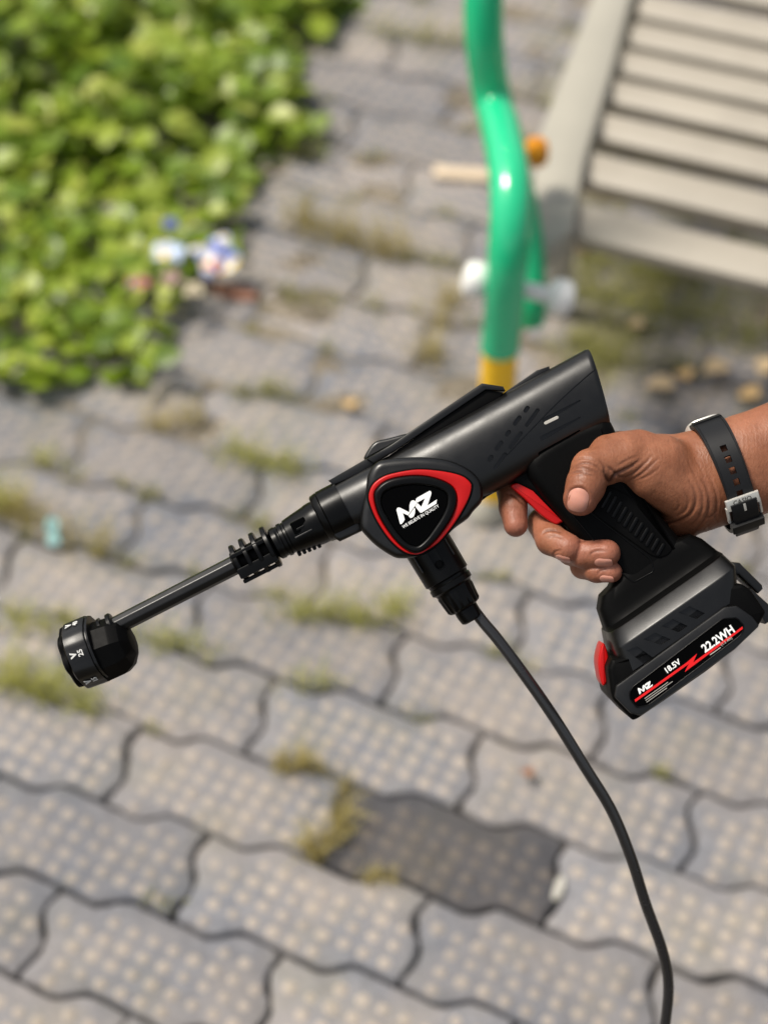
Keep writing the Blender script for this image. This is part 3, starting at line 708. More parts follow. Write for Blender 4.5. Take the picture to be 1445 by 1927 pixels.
# gradient of the field gives smooth normals; sink the skin folds along them
def fgrad(Q, e=1.5):
    g = np.stack([hand_field(*(Q+np.eye(3)[k]*e).T)-hand_field(*(Q-np.eye(3)[k]*e).T) for k in range(3)], 1)
    return g/(np.linalg.norm(g, axis=1)[:, None]+1e-9)
for _ in range(2):                               # settle the vertices exactly on the surface
    HV = HV - fgrad(HV)*hand_field(*HV.T)[:, None]*.8
HN = fgrad(HV)
Z1 = lambda x, y: (900+x*.3772, 700+y*.3772)
CREASE = [  # (polyline in the first zoom's coordinates, width, depth)
    ([(628, 500), (640, 528), (655, 548), (672, 520), (700, 500), (770, 470)], 2.6, 3.2),
    ([(640, 470), (668, 490), (700, 520), (735, 525)], 2.2, 1.8),
    ([(470, 478), (500, 462), (540, 455), (585, 470), (615, 500)], 2.2, 1.5), ([(480, 505), (520, 492), (570, 500), (600, 520)], 2.0, 1.3), ([(478, 450), (510, 432), (560, 436), (600, 456)], 2.0, 1.1),
    ([(490, 522), (540, 512), (590, 535)], 2.0, .9), ([(600, 440), (625, 470), (630, 500)], 2.2, 1.2),
    ([(720, 535), (780, 500), (830, 455), (862, 420)], 2.0, 1.4), ([(745, 545), (810, 510), (865, 460), (900, 425)], 2.0, 1.2), ([(700, 505), (760, 470), (810, 435)], 2.0, 1.2), ([(775, 545), (850, 515), (910, 470)], 1.8, .9),
    ([(690, 470), (740, 440), (790, 420)], 1.8, .9),
    ([(1050, 545), (1078, 600), (1080, 660), (1050, 712), (990, 745), (915, 762), (850, 768)], 2.4, 2.0),
    ([(1105, 520), (1140, 590), (1150, 660), (1130, 730), (1080, 790)], 2.2, 1.4), ([(1080, 530), (1112, 600), (1118, 670), (1090, 735), (1040, 780)], 2.0, 1.2),
    ([(1140, 500), (1175, 580), (1190, 650), (1180, 720), (1195, 760)], 2.0, 1.2), ([(1020, 590), (1045, 640), (1030, 690), (985, 720)], 2.0, 1.0), ([(990, 640), (1000, 670), (970, 700)], 1.8, .8),
    ([(1130, 730), (1160, 720), (1190, 690)], 2., 1.2), ([(1140, 760), (1150, 800), (1135, 840)], 2.0, .9), ([(1080, 430), (1110, 490), (1130, 540)], 1.8, .6), ([(1040, 430), (1070, 500), (1090, 545)], 1.8, .6)]
CREASE = [([Z1(*p) for p in c], w_, d_) for c, w_, d_ in CREASE]
Z5L = [([(120, 265), (170, 270), (230, 310), (290, 370), (325, 410)], 2.2, 1.6), ([(480, 670), (520, 640), (590, 632), (680, 655)], 2.2, 1.8), ([(850, 755), (890, 740), (930, 735)], 2.0, 1.4), ([(905, 1020), (1000, 1015), (1100, 1010)], 1.8, .8)]
Z5L += [([(735, 395), (722, 330), (745, 260), (790, 215), (860, 205), (915, 235), (942, 300), (935, 390)], 2.4, 2.2), ([(960, 900), (975, 860), (1040, 835), (1120, 840)], 2.0, 1.6),
        ([(1040, 1075), (1060, 1040), (1120, 1022)], 1.8, 1.3), ([(590, 890), (610, 845), (680, 830)], 1.8, 1.3), ([(760, 60), (830, 40), (920, 55), (1000, 90)], 2.2, 1.6), ([(770, 20), (850, 0), (940, 15), (1040, 50)], 2.2, 1.5), ([(560, 700), (620, 690), (690, 715)], 1.8, .8), ([(980, 760), (1040, 748), (1120, 760)], 1.8, .7)]
CREASE += [([Z5(*p) for p in c], w_, d_) for c, w_, d_ in Z5L]
kz = 1/(1-HV[:, 2]/GD); pxy = np.stack([722.5+HV[:, 0]*kz, 963.5-HV[:, 1]*kz], 1)
near = HN[:, 2] > .05; crease = np.zeros(len(HV))
for pl, w_, d_ in CREASE:
    pl = crsmooth(pl, 5, False); dist = np.full(len(HV), 1e9); d_ *= 1.25; L_ = len(pl); tt = np.zeros(len(HV))
    bb = near & (pxy[:, 0] > pl[:, 0].min()-12) & (pxy[:, 0] < pl[:, 0].max()+12) & (pxy[:, 1] > pl[:, 1].min()-12) & (pxy[:, 1] < pl[:, 1].max()+12)
    q = pxy[bb]; dq = np.full(len(q), 1e9); tq = np.zeros(len(q))
    for k in range(L_-1):
        a, b = pl[k], pl[k+1]; ab = b-a; t = np.clip(((q-a)@ab)/(ab@ab+1e-9), 0, 1); dd = np.linalg.norm(q-a-t[:, None]*ab, axis=1)
        m = dd < dq; dq[m] = dd[m]; tq[m] = (k+t[m])/(L_-1)
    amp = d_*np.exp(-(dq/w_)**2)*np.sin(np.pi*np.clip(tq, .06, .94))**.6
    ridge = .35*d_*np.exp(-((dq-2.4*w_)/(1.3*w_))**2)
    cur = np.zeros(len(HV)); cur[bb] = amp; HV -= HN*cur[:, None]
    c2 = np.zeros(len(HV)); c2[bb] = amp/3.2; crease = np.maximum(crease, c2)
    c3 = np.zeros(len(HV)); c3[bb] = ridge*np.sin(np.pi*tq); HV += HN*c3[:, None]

def skin_mat():
    m = bpy.data.materials.new('skin'); m.use_nodes = True; n = m.node_tree.nodes; l = m.node_tree.links; b = n['Principled BSDF']
    b.inputs['Roughness'].default_value = .47; b.inputs['Specular IOR Level'].default_value = .36
    b.inputs['Subsurface Weight'].default_value = .10; b.inputs['Subsurface Radius'].default_value = (.006, .0022, .001); b.inputs['Subsurface Scale'].default_value = 1
    tc = n.new('ShaderNodeTexCoord')
    def noise(sc, det=5, rough=.6):
        t = n.new('ShaderNodeTexNoise'); t.inputs['Scale'].default_value = sc; t.inputs['Detail'].default_value = det; t.inputs['Roughness'].default_value = rough; l.new(tc.outputs['Object'], t.inputs['Vector']); return t.outputs[0]
    def ramp(src, p0, c0, p1, c1):
        r = n.new('ShaderNodeValToRGB'); r.color_ramp.elements[0].position = p0; r.color_ramp.elements[1].position = p1
        r.color_ramp.elements[0].color = (*c0, 1); r.color_ramp.elements[1].color = (*c1, 1); l.new(src, r.inputs[0]); return r.outputs[0]
    def mix(f, a, bb):
        x = n.new('ShaderNodeMix'); x.data_type = 'RGBA'
        for s_, v in ((0, f), (6, a), (7, bb)):
            if hasattr(v, 'is_linked'): l.new(v, x.inputs[s_])
            elif isinstance(v, tuple): x.inputs[s_].default_value = (*v, 1)
            else: x.inputs[s_].default_value = v
        return x.outputs[2]
    c = ramp(noise(45, 6), .32, (.185, .066, .031), .70, (.315, .126, .066))
    c = mix(ramp(noise(16, 3), .45, (0, 0, 0), .7, (.28, .28, .28)), c, (.31, .10, .052))
    c = mix(ramp(noise(120, 4), .55, (0, 0, 0), .8, (.5, .5, .5)), c, (.13, .045, .022))
    pa = n.new('ShaderNodeAttribute'); pa.attribute_name = 'pink'; c = mix(pa.outputs['Fac'], c, (.36, .13, .09))
    c = mix(ramp(noise(420, 3), .52, (0, 0, 0), .75, (.5, .5, .5)), c, (.17, .058, .027))
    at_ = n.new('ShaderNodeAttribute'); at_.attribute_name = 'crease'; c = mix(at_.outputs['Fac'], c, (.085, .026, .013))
    l.new(c, b.inputs['Base Color'])
    v = n.new('ShaderNodeTexVoronoi'); v.inputs['Scale'].default_value = 900; v.feature = 'DISTANCE_TO_EDGE'; l.new(tc.outputs['Object'], v.inputs['Vector'])
    wv = n.new('ShaderNodeTexWave'); wv.inputs['Scale'].default_value = 120; wv.inputs['Distortion'].default_value = 9; wv.inputs['Detail'].default_value = 3; wv.inputs['Detail Scale'].default_value = 2.5; l.new(tc.outputs['Object'], wv.inputs['Vector'])
    b1 = n.new('ShaderNodeBump'); b1.inputs['Strength'].default_value = .3; b1.inputs['Distance'].default_value = .00025; l.new(v.outputs[0], b1.inputs['Height'])
    b2 = n.new('ShaderNodeBump'); b2.inputs['Strength'].default_value = .42; b2.inputs['Distance'].default_value = .0005; l.new(noise(260, 5), b2.inputs['Height']); l.new(b1.outputs[0], b2.inputs['Normal'])
    b3 = n.new('ShaderNodeBump'); b3.inputs['Strength'].default_value = .16; b3.inputs['Distance'].default_value = .0004; l.new(wv.outputs[0], b3.inputs['Height']); l.new(b2.outputs[0], b3.inputs['Normal'])
    l.new(b3.outputs[0], b.inputs['Normal']); return m
M['skin'] = skin_mat()
HO = P(1362, 893, 0)
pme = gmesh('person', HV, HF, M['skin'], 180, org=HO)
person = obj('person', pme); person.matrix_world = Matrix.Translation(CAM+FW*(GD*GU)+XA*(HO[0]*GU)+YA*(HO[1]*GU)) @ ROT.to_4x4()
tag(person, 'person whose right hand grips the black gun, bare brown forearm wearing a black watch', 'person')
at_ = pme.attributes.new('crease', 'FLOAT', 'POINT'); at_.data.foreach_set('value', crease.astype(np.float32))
pk = np.zeros(len(HV))
for c, r in (((975, 985, 10), 45), ((1085, 1025, 40), 40), ((1140, 1030, 50), 50), ((1150, 1070, 40), 45), ((1092, 955, 90), 38)):
    pk = np.maximum(pk, np.exp(-(np.linalg.norm(HV-HP(*c), axis=1)/r)**2))
at_ = pme.attributes.new('pink', 'FLOAT', 'POINT'); at_.data.foreach_set('value', (pk*.55).astype(np.float32))
bm = bmesh.new(); bm.from_mesh(pme); bmesh.ops.recalc_face_normals(bm, faces=bm.faces); bm.to_mesh(pme); bm.free()

def nail(px, py, z, tipdir, normal, ln, wd):
    """a nail plate laid on the fingertip"""
    c = HP(px, py, z); n_ = np.array(normal, float); n_ /= np.linalg.norm(n_)
    t = np.array(tipdir, float); t -= n_*(t@n_); t /= np.linalg.norm(t); s_ = np.cross(n_, t)
    N1, N2 = 13, 11; Q = []
    for i in range(N1):
        for j in range(N2):
            a = -1+2*i/(N1-1); b = -1+2*j/(N2-1); k = (1-abs(a)**4*.45) if a < 0 else (1-abs(a)**4*.25)
            Q.append(c + t*(a*ln/2*(1-.12*b*b)) + s_*(b*wd/2*k) + n_*30)
    Q = np.array(Q); hit = np.zeros(len(Q))
    for _ in range(40):
        dd = hand_field(*(Q-n_*hit[:, None]).T); hit += np.clip(dd*.8, -2, 6)
    base = Q-n_*hit[:, None]; A_ = np.array([-1+2*(k//N2)/(N1-1) for k in range(len(Q))]); Bt = np.array([-1+2*(k % N2)/(N2-1) for k in range(len(Q))])
    lift = 1.4-1.6*np.maximum(0, -A_)**6-1.5*np.abs(Bt)**6 + .6*np.maximum(A_, 0)**3
    top = base+n_*lift[:, None]; low = base-n_*1.5; V = list(top)+list(low); F = []; n0 = N1*N2
    for i in range(N1-1):
        for j in range(N2-1):
            q = (i*N2+j, (i+1)*N2+j, (i+1)*N2+j+1, i*N2+j+1); F.append(q); F.append(tuple(n0+k for k in q[::-1]))
    ed = [i*N2 for i in range(N1)]+[(N1-1)*N2+j for j in range(1, N2)]+[i*N2+N2-1 for i in range(N1-2, -1, -1)]+[j for j in range(N2-2, 0, -1)]
    for k in range(len(ed)): a, b = ed[k], ed[(k+1) % len(ed)]; F.append((a, b, n0+b, n0+a))
    o = obj('fingernail', gmesh('fingernail', V, F, M['nail'], 60, org=HO), person); fix_normals(o); return o
nail(1087, 939, 80, (-.18, -1, -.05), (-.10, -.08, 1), 44, 37)
nail(1060, 1045, 32, (1, -.28, .35), (-.25, -.62, .75), 30, 24)
nail(1135, 1051, 47, (1, -.05, .25), (-.12, -.52, .85), 34, 23)
nail(1141, 1083, 38, (1, -.05, .25), (-.12, -.55, .83), 27, 18)

# sleeve further up the arm, out of the picture
sp = crsmooth([P(1760, 760, -15), P(1900, 715, -18), P(2130, 640, -25), P(2290, 590, -40), P(2330, 700, -200), P(2340, 860, -420)], 6, False)
vf = tube(sp, np.interp(np.linspace(0, 1, len(sp)), [0, .1, .5, .65, 1], [134, 138, 158, 172, 190]), 40)
sm = obj('shirt_sleeve', gmesh('shirt_sleeve', *vf, M['shirt'], 180, org=HO), person)

# ------------------------------------------------------------------ wristwatch
watch = empty('wristwatch', CAM+FW*(GD*GU)+XA*(HO[0]*GU)+YA*(HO[1]*GU), ROT)
tag(watch, 'black resin strap wristwatch with silver buckle worn on the wrist', 'watch')
WA = np.array([.945, .32, 0]); WU = np.array([-.333, .943, 0]); WC = P(1362, 893, -4); WZ = np.array([0, 0, 1.])
WA = WA - WU*(WA@WU); WA /= np.linalg.norm(WA)
def wp(phi, a, r=0.): return WC + WU*(math.cos(phi)*(101+r)) + WZ*(math.sin(phi)*(82+r)) + WA*a     # phi 0 = back of wrist, 90 = facing the viewer
def wpatch(p0, p1, a0, a1, r0, r1, n=24, na=2, w0=1., w1=1., edge=1.2):
    V = []; F = []
    rows = []
    for k in range(n+1):
        t = k/n; ph = p0+(p1-p0)*t; ws = w0+(w1-w0)*t; cm = (a0+a1)/2; hw_ = (a1-a0)/2*ws
        rows.append([wp(ph, cm-hw_, r0), wp(ph, cm-hw_, r1-edge), wp(ph, cm-hw_+edge, r1), wp(ph, cm+hw_-edge, r1), wp(ph, cm+hw_, r1-edge), wp(ph, cm+hw_, r0)])
    return loft(rows)
def wpart(name, vf, m, parent=watch, smooth=35):
    o = obj(name, gmesh(name, *vf, m, smooth, org=HO), parent); fix_normals(o); return o
D = math.radians
strap = wpart('strap', wpatch(D(-10), D(128), -29, 29, .5, 8, 60, w0=1.05, w1=.84), M['strap'])
wpart('strap_far_side', wpatch(D(128), D(345), -25, 25, .5, 8, 60), M['strap'])
# adjustment holes through the strap
def wcut(o, vfs):
    c = obj('cutter', gmesh('cutter', *join(*vfs), M['strap'], 0, org=HO)); c.matrix_world = watch.matrix_world.copy(); fix_normals(c)
    bpy.context.view_layer.update()
    md = o.modifiers.new('cut', 'BOOLEAN'); md.object = c; md.operation = 'DIFFERENCE'; md.solver = 'EXACT'
    me = bpy.data.meshes.new_from_object(o.evaluated_get(bpy.context.evaluated_depsgraph_get())); o.modifiers.clear(); o.data = me; bpy.data.objects.remove(c)
    me.polygons.foreach_set('use_smooth', [True]*len(me.polygons)); me.set_sharp_from_angle(angle=math.radians(30))
holes = [wpatch(D(p-3.5), D(p+3.5), -6, 6, -12, 30, 3, edge=.1) for p in (63, 75, 87, 99, 111)]
wcut(strap, holes)
for s_ in (-1, 1): wpart('strap_edge_rib', wpatch(D(0), D(120), s_*24-1.5, s_*24+1.5, 7, 9.5, 40), M['strap'], strap)
over = wpart('strap_tail', wpatch(D(118), D(166), -25, 25, 7, 19, 24, w0=1., w1=.9), M['strap'])
wpart('keeper_loop', wpatch(D(140), D(150), -31, 31, 8, 25, 8), M['strap'])
buck = wpart('buckle', wpatch(D(113), D(124), -32, 32, 8, 15, 8), M['steel'])
wpart('buckle_pin', wpatch(D(119), D(127), -3.5, 3.5, 12, 19, 8), M['steel'], buck)
for s_ in (-1, 1): wpart('buckle_arm', wpatch(D(122), D(140), s_*31-2.5, s_*31+2.5, 4, 12, 8), M['steel'], buck)
ph = D(117); cN = WU*math.cos(ph)*82+WZ*math.sin(ph)*101
o = text('buckle_lettering', 'CASIO', wp(ph, 0, 15.4)-(WU*-math.sin(ph))*0 - np.array([0, 3.5, 0]), WA, 12.5, buck, mat('engraved_grey', (.12, .12, .11), .5, .4, metal=.6), .6, .01, z_axis=cN, align='CENTER')
o.data.transform(Matrix.Translation(Vector(((G0-HO)*GU).tolist())))
# the case on the far top of the wrist
PH = D(-27); cn = WU*math.cos(PH)+WZ*math.sin(PH); ct = np.cross(cn, WA); cc = WC+WU*math.cos(PH)*101+WZ*math.sin(PH)*82
def disc(r, h0, h1, sq, seg=48, bev=2.):
    rings = []
    for hh, ins in ((h0, bev), (h0+bev, 0), (h1-bev, 0), (h1, bev)):
        rings.append([cc+cn*hh+WA*((r-ins)*np.sign(math.cos(t))*abs(math.cos(t))**(2/sq))+ct*((r*1.05-ins)*np.sign(math.sin(t))*abs(math.sin(t))**(2/sq)) for t in np.linspace(0, 2*math.pi, seg, endpoint=False)])
    return loft(rings)
case = wpart('watch_case', disc(37, -8, 9, 3.2), M['steel'])
wpart('watch_bezel', disc(33, 8, 12, 2.6), M['black_satin'], case); wpart('watch_glass', disc(28, 11, 13.5, 2.6, bev=.8), M['gloss'], case)
wpart('strap_lug', wpatch(D(2), D(14), -28, 28, 5, 11, 10), M['strap'])

# ------------------------------------------------------------------ the slatted bench
BZ = .28
bench = empty('slatted_bench', at(1130, 330, 0) if False else Vector((.30, 1.62, 0)))
tag(bench, 'beige slatted bench standing on the mossy ground behind the hand', 'bench')
bl = bench.location
SD = Vector((math.cos(math.radians(-19.8)), math.sin(math.radians(-19.8)), 0)); SN = Vector((-SD.y, SD.x, 0))
def box3(o, dx, dy, dz, hx, hy, hz, bev=.004):
    V = []; F = []
    bm = bmesh.new(); bmesh.ops.create_cube(bm, size=2)
    for v in bm.verts: v.co = Vector((v.co.x*hx, v.co.y*hy, v.co.z*hz))
    bmesh.ops.bevel(bm, geom=bm.edges[:], offset=bev, segments=2, profile=.5, affect='EDGES')
    bm.verts.index_update(); V = [o+dx*v.co.x+dy*v.co.y+dz*v.co.z for v in bm.verts]; F = [[v.index for v in f.verts] for f in bm.faces]; bm.free(); return V, F
UP = Vector((0, 0, 1))
slat_rows = [((1203, 8), .02), ((1180, 60), 0), ((1160, 115), 0), ((1140, 170), 0), ((1117, 231), 0), ((1092, 304), 0), ((1078, 417), 0)]
sl_len = .95
prev = None
edges = [(1222, -62, 36), (1203, 2, 38), (1187, 55, 39), (1166, 108, 40), (1146, 163, 42), (1124, 228, 46), (1095, 305, 54), (1077, 406, 60)]
for k, (px, py, hh) in enumerate(edges):
    a = at(px, py-hh/2, BZ); b = at(px-3, py+hh/2, BZ); c = (a+b)/2; wd = abs((a-b).dot(SN))/2
    cx = c - bl + SD*(sl_len/2)
    tilt = math.radians(14); nn = SN*math.cos(tilt)+UP*math.sin(tilt); uu = UP*math.cos(tilt)-SN*math.sin(tilt)
    V, F = box3(cx - UP*.012, SD, nn, uu, sl_len/2, wd*.90, .012, .008)
    obj('slat', mesh('slat', V, F, M['bench'], 30), bench)
p_front = at(1075, 440, BZ)-bl; p_back = at(1222, -70, BZ)-bl
def prism(name, top, thick_dir, th, drop, m, bev=.006):
    """a board whose outline is 'top' (list of points) given a thickness"""
    n = len(top); V = [p - thick_dir*th/2 for p in top]+[p + thick_dir*th/2 for p in top]
    F = [tuple(range(n-1, -1, -1)), tuple(range(n, 2*n))]+[(i, (i+1) % n, n+(i+1) % n, n+i) for i in range(n)]
    bm = bmesh.new(); vs = [bm.verts.new(v) for v in V]
    for f in F: bm.faces.new([vs[i] for i in f])
    bmesh.ops.recalc_face_normals(bm, faces=bm.faces); bmesh.ops.bevel(bm, geom=bm.edges[:], offset=bev, segments=2, profile=.5, affect='EDGES')
    bm.verts.index_update(); V = [v.co[:] for v in bm.verts]; F = [[v.index for v in f.verts] for f in bm.faces]; bm.free()
    return obj(name, mesh(name, V, F, m, 30), bench)
def W(px, py, z): return at(px, py, z)-bl
ax_dir = UP
prism('side_rail', [W(1004, 290, BZ), W(1058, 150, BZ), W(1116, 0, BZ), W(1143, -70, BZ), W(1215, -70, BZ), W(1190, 0, BZ), W(1150, 150, BZ), W(1096, 330, BZ), W(1076, 452, BZ), W(1015, 500, BZ), W(1002, 400, BZ)], UP, .034, 0, M['bench_side'])
fl = W(1045, 470, BZ); 
def leg(px, py, hx=.022):
    q = W(px, py, BZ)
    V, F = box3(Vector((q.x, q.y, (BZ-.02)/2)), SD, SN, UP, hx, .016, (BZ-.02)/2, .005); obj('leg', mesh('leg', V, F, M['bench_side'], 30), bench)
gq = at(1044, 588)-bl
V, F = box3(Vector((gq.x, gq.y, (BZ-.02)/2)), SD, SN, UP, .014, .014, (BZ-.02)/2, .005); obj('leg', mesh('leg', V, F, M['bench_side'], 30), bench)
leg(1185, -40)
e_ = W(1050, 440, BZ)+SD*.93; V, F = box3(Vector((e_.x, e_.y, (BZ-.02)/2)), SD, SN, UP, .022, .016, (BZ-.02)/2, .005); obj('leg', mesh('leg', V, F, M['bench_side'], 30), bench)
e_ = W(1185, -40, BZ)+SD*.93; V, F = box3(Vector((e_.x, e_.y, (BZ-.02)/2)), SD, SN, UP, .022, .016, (BZ-.02)/2, .005); obj('leg', mesh('leg', V, F, M['bench_side'], 30), bench)

# ------------------------------------------------------------------ the green tube frame beside it
Y0 = at(926, 958).y
fr = empty('green_tube_frame', at(926, 958))
tag(fr, 'glossy bent green tube with yellow lower end and white axle caps, left of the bench', 'tube frame')
fb = fr.location
def TP(px, py, dy=0.): return at_y(px, py, Y0+dy)-fb
front = [TP(940, 655), TP(945, 600), TP(954, 500), TP(960, 410, .02), TP(958, 330, .06), TP(944, 250, .13), TP(932, 205, .17), TP(922, 160, .185), TP(912, 80, .19), TP(910, 0, .20), TP(918, -120, .22), TP(935, -260, .24)]
obj('front_tube', mesh('front_tube', *tube(crsmooth([tuple(p) for p in front], 6, False), np.interp(np.arange(67), [0, 30, 36, 66], [.0205, .0208, .0200, .0200]), 28), M['green']), fr)
low = [TP(926, 954), TP(932, 820), TP(940, 653)]
obj('yellow_sleeve', mesh('yellow_sleeve', *tube([tuple(p) for p in low], .0190, 28), M['yellow']), fr)
g = TP(926, 956); obj('foot_cap', mesh('foot_cap', *tube([(g.x-.012, g.y, .0), (g.x, g.y, .016), (g.x+.0, g.y, .03)], [.030, .027, .020], 28), M['bench_side']), fr)
back = [TP(950, 262, .20), TP(966, 310, .17), TP(986, 390, .13), TP(998, 480, .10), TP(1000, 560, .075), TP(998, 604, .07)]
obj('rear_tube', mesh('rear_tube', *tube(crsmooth([tuple(p) for p in back], 6, False), .0150, 24), M['dark_green']), fr)
A_ = TP(912, 530, .01); B_ = TP(1036, 556, .01); dd = (B_-A_).normalized()
axl = obj('axle', mesh('axle', *tube([tuple(A_), tuple((A_+B_)/2), tuple(B_)], .0085, 20), M['white_plastic']), fr)
def capend(c, d, r):
    prof = [(-.004, .4*r), (0, r*.85), (.006, r), (.016, r), (.021, r*.8), (.023, r*.3)]
    return tube([tuple(c+d*t) for t, _ in prof], [q for _, q in prof], 24)
obj('axle_cap', mesh('axle_cap', *capend(A_, -dd, .0185), M['white_plastic']), fr)
obj('axle_cap', mesh('axle_cap', *capend(B_, dd, .019), M['white_plastic']), fr)
k0 = TP(985, 287, .20); kd = Vector((.9, .2, -.1)).normalized()
obj('orange_knob', mesh('orange_knob', *tube([tuple(k0+kd*t) for t in (0, .004, .008, .018, .024, .026)], [.006, .011, .016, .017, .013, .005], 24), M['orange']), fr)

# ------------------------------------------------------------------ weeds, grass
def leaf_mat(name, attr):
    m = bpy.data.materials.new(name); m.use_nodes = True; n = m.node_tree.nodes; l = m.node_tree.links; b = n['Principled BSDF']
    if attr: s_ = n.new('ShaderNodeAttribute'); s_.attribute_name = 'tint'; src = s_.outputs['Fac']
    else: s_ = n.new('ShaderNodeObjectInfo'); src = s_.outputs['Random']
    r = n.new('ShaderNodeValToRGB'); cr_ = r.color_ramp
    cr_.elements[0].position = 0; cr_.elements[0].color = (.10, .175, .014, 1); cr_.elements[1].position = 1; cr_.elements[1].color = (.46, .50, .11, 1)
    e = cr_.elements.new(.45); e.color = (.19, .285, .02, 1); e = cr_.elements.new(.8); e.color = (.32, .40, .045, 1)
    l.new(src, r.inputs[0]); l.new(r.outputs[0], b.inputs['Base Color'])
    b.inputs['Roughness'].default_value = .38; b.inputs['Specular IOR Level'].default_value = .5
    tr = n.new('ShaderNodeBsdfTranslucent'); mx = n.new('ShaderNodeMixShader'); mx.inputs[0].default_value = .38
    hs = n.new('ShaderNodeHueSaturation'); hs.inputs['Value'].default_value = 1.5; hs.inputs['Hue'].default_value = .485; l.new(r.outputs[0], hs.inputs['Color']); l.new(hs.outputs[0], tr.inputs['Color'])
    out = n['Material Output']; l.new(b.outputs[0], mx.inputs[1]); l.new(tr.outputs[0], mx.inputs[2]); l.new(mx.outputs[0], out.inputs['Surface'])
    return m
M['leaf'] = leaf_mat('weed_leaf', False); M['leaf_mass'] = leaf_mat('weed_leaf_mass', True)
LEAF_V = []; LEAF_F = []
prof = [(0, 0.02), (.12, .24), (.35, .40), (.6, .40), (.83, .24), (1.0, 0.02)]
for k, (t, wd) in enumerate(prof):
    z = -.22*t*t+.06*t
    LEAF_V += [(-wd, t, z+.20*wd), (0, t, z), (wd, t, z+.20*wd)]
for k in range(len(prof)-1):
    for j in (0, 1): LEAF_F.append((k*3+j, k*3+j+1, k*3+j+4, k*3+j+3))
LEAF_V = np.array(LEAF_V)
leaf_me = mesh('leaf', LEAF_V, LEAF_F, M['leaf'], 60)
BEDPX = [(-600, -700), (900, -700), (730, -160), (655, -10), (628, 45), (580, 72), (548, 120), (575, 190), (598, 262), (560, 290), (470, 292), (480, 360), (462, 440), (400, 500), (355, 560), (322, 620), (305, 690), (335, 740), (300, 752), (245, 722), (175, 712), (120, 722), (60, 735), (0, 742), (-300, 800), (-700, 700)]
bed_poly = [tuple(at(x, y, .012))[:2] for x, y in BEDPX]
bx = [p[0] for p in bed_poly]; by = [p[1] for p in bed_poly]
bed_np = np.array(bed_poly); bed_nx = np.roll(bed_np, -1, 0)
def edge_dist(p):
    p = np.array(p); ab = bed_nx-bed_np; t = np.clip(((p-bed_np)*ab).sum(1)/(ab*ab).sum(1), 0, 1); return np.linalg.norm(bed_np+ab*t[:, None]-p, axis=1).min()
tall_line = at(0, 300), at(560, 330)
def bed_height(p, d):
    # the far part of the patch is taller
    tall = np.clip((p[1]-(1.92))/.22, 0, 1)
    hump = .5+.5*math.sin(p[0]*23+1.3*math.sin(p[1]*17))*math.sin(p[1]*19+p[0]*7)
    return min(.024+d*.55, .040+.085*tall)*(.35+.9*hump)
def leaf_matrix(p, z, size, tilt):
    a = random.uniform(0, 2*math.pi); r = Matrix.Rotation(a, 3, 'Z') @ Matrix.Rotation(random.gauss(.1, tilt), 3, 'X') @ Matrix.Rotation(random.gauss(0, tilt*.7), 3, 'Y')
    return Matrix.Translation((p[0], p[1], z)) @ (r*size).to_4x4()
weeds = empty('weed_patch', (float(np.mean(bx[1:20])), float(np.mean(by[1:20])), 0))
tag(weeds, 'dense patch of bright green leafy weeds overgrowing the paving', 'weeds')
wl = Matrix.Translation(-weeds.location)
MV = []; MF = []; MT = []; big = []
tries = 0; cnt = 0
while cnt < 7000 and tries < 90000:
    tries += 1
    p = (random.uniform(-1.25, .1), random.uniform(min(by), 2.95))
    if p[0] < min(bx) or not inpoly(p, bed_poly): continue
    d = edge_dist(p)
    if random.random() > .55+d*9: continue
    hgt = bed_height(p, d); cnt += 1
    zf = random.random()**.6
    size = random.uniform(.016, .034)*(1.0+.45*np.clip((p[1]-1.9)/.3, 0, 1))
    Mx = leaf_matrix(p, .004+hgt*zf, size, .45)
    Mn = np.array(Mx)
    V = LEAF_V@Mn[:3, :3].T+Mn[:3, 3]
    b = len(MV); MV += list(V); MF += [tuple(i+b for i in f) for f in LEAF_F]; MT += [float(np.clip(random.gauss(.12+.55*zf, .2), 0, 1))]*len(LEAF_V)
    if zf > .8: big.append((p, hgt))
# creeping stems
for _ in range(260):
    p = Vector((random.uniform(-1.1, .05), random.uniform(1.3, 2.6), .006))
    if not inpoly(p, bed_poly): continue
    a = random.uniform(0, 6.28); pts = [p]
    for k in range(4): a += random.gauss(0, .4); q = pts[-1]+Vector((math.cos(a)*.022, math.sin(a)*.022, random.uniform(0, .012))); pts.append(q)
    v, f = tube([tuple(q) for q in pts], .0012, 5); b = len(MV); MV += [np.array(q) for q in v]; MF += [tuple(i+b for i in g_) for g_ in f]; MT += [.3]*len(v)
me = mesh('foliage', np.array(MV)-np.array(weeds.location), MF, M['leaf_mass'], 60)
at_ = me.attributes.new('tint', 'FLOAT', 'POINT'); at_.data.foreach_set('value', np.array(MT, np.float32))
fo = obj('foliage', me, weeds); fo['kind'] = 'stuff'
nb = 0; random.shuffle(big)
for p, hgt in big:
    d3 = Vector((p[0], p[1], hgt))-CAM; f = d3.dot(FW); px, py = 722.5+FPX*d3.dot(XA)/f, 963.5-FPX*d3.dot(YA)/f
    if not (-40 < px < 650 and -40 < py < 780): continue
    o = obj('leaf', leaf_me, weeds); nb += 1
    o.matrix_local = wl @ leaf_matrix(p, .008+hgt*random.uniform(.95, 1.15), random.uniform(.030, .048)*(1.0 if p[1] > 1.85 else .82), .38)
    if nb >= 295: break

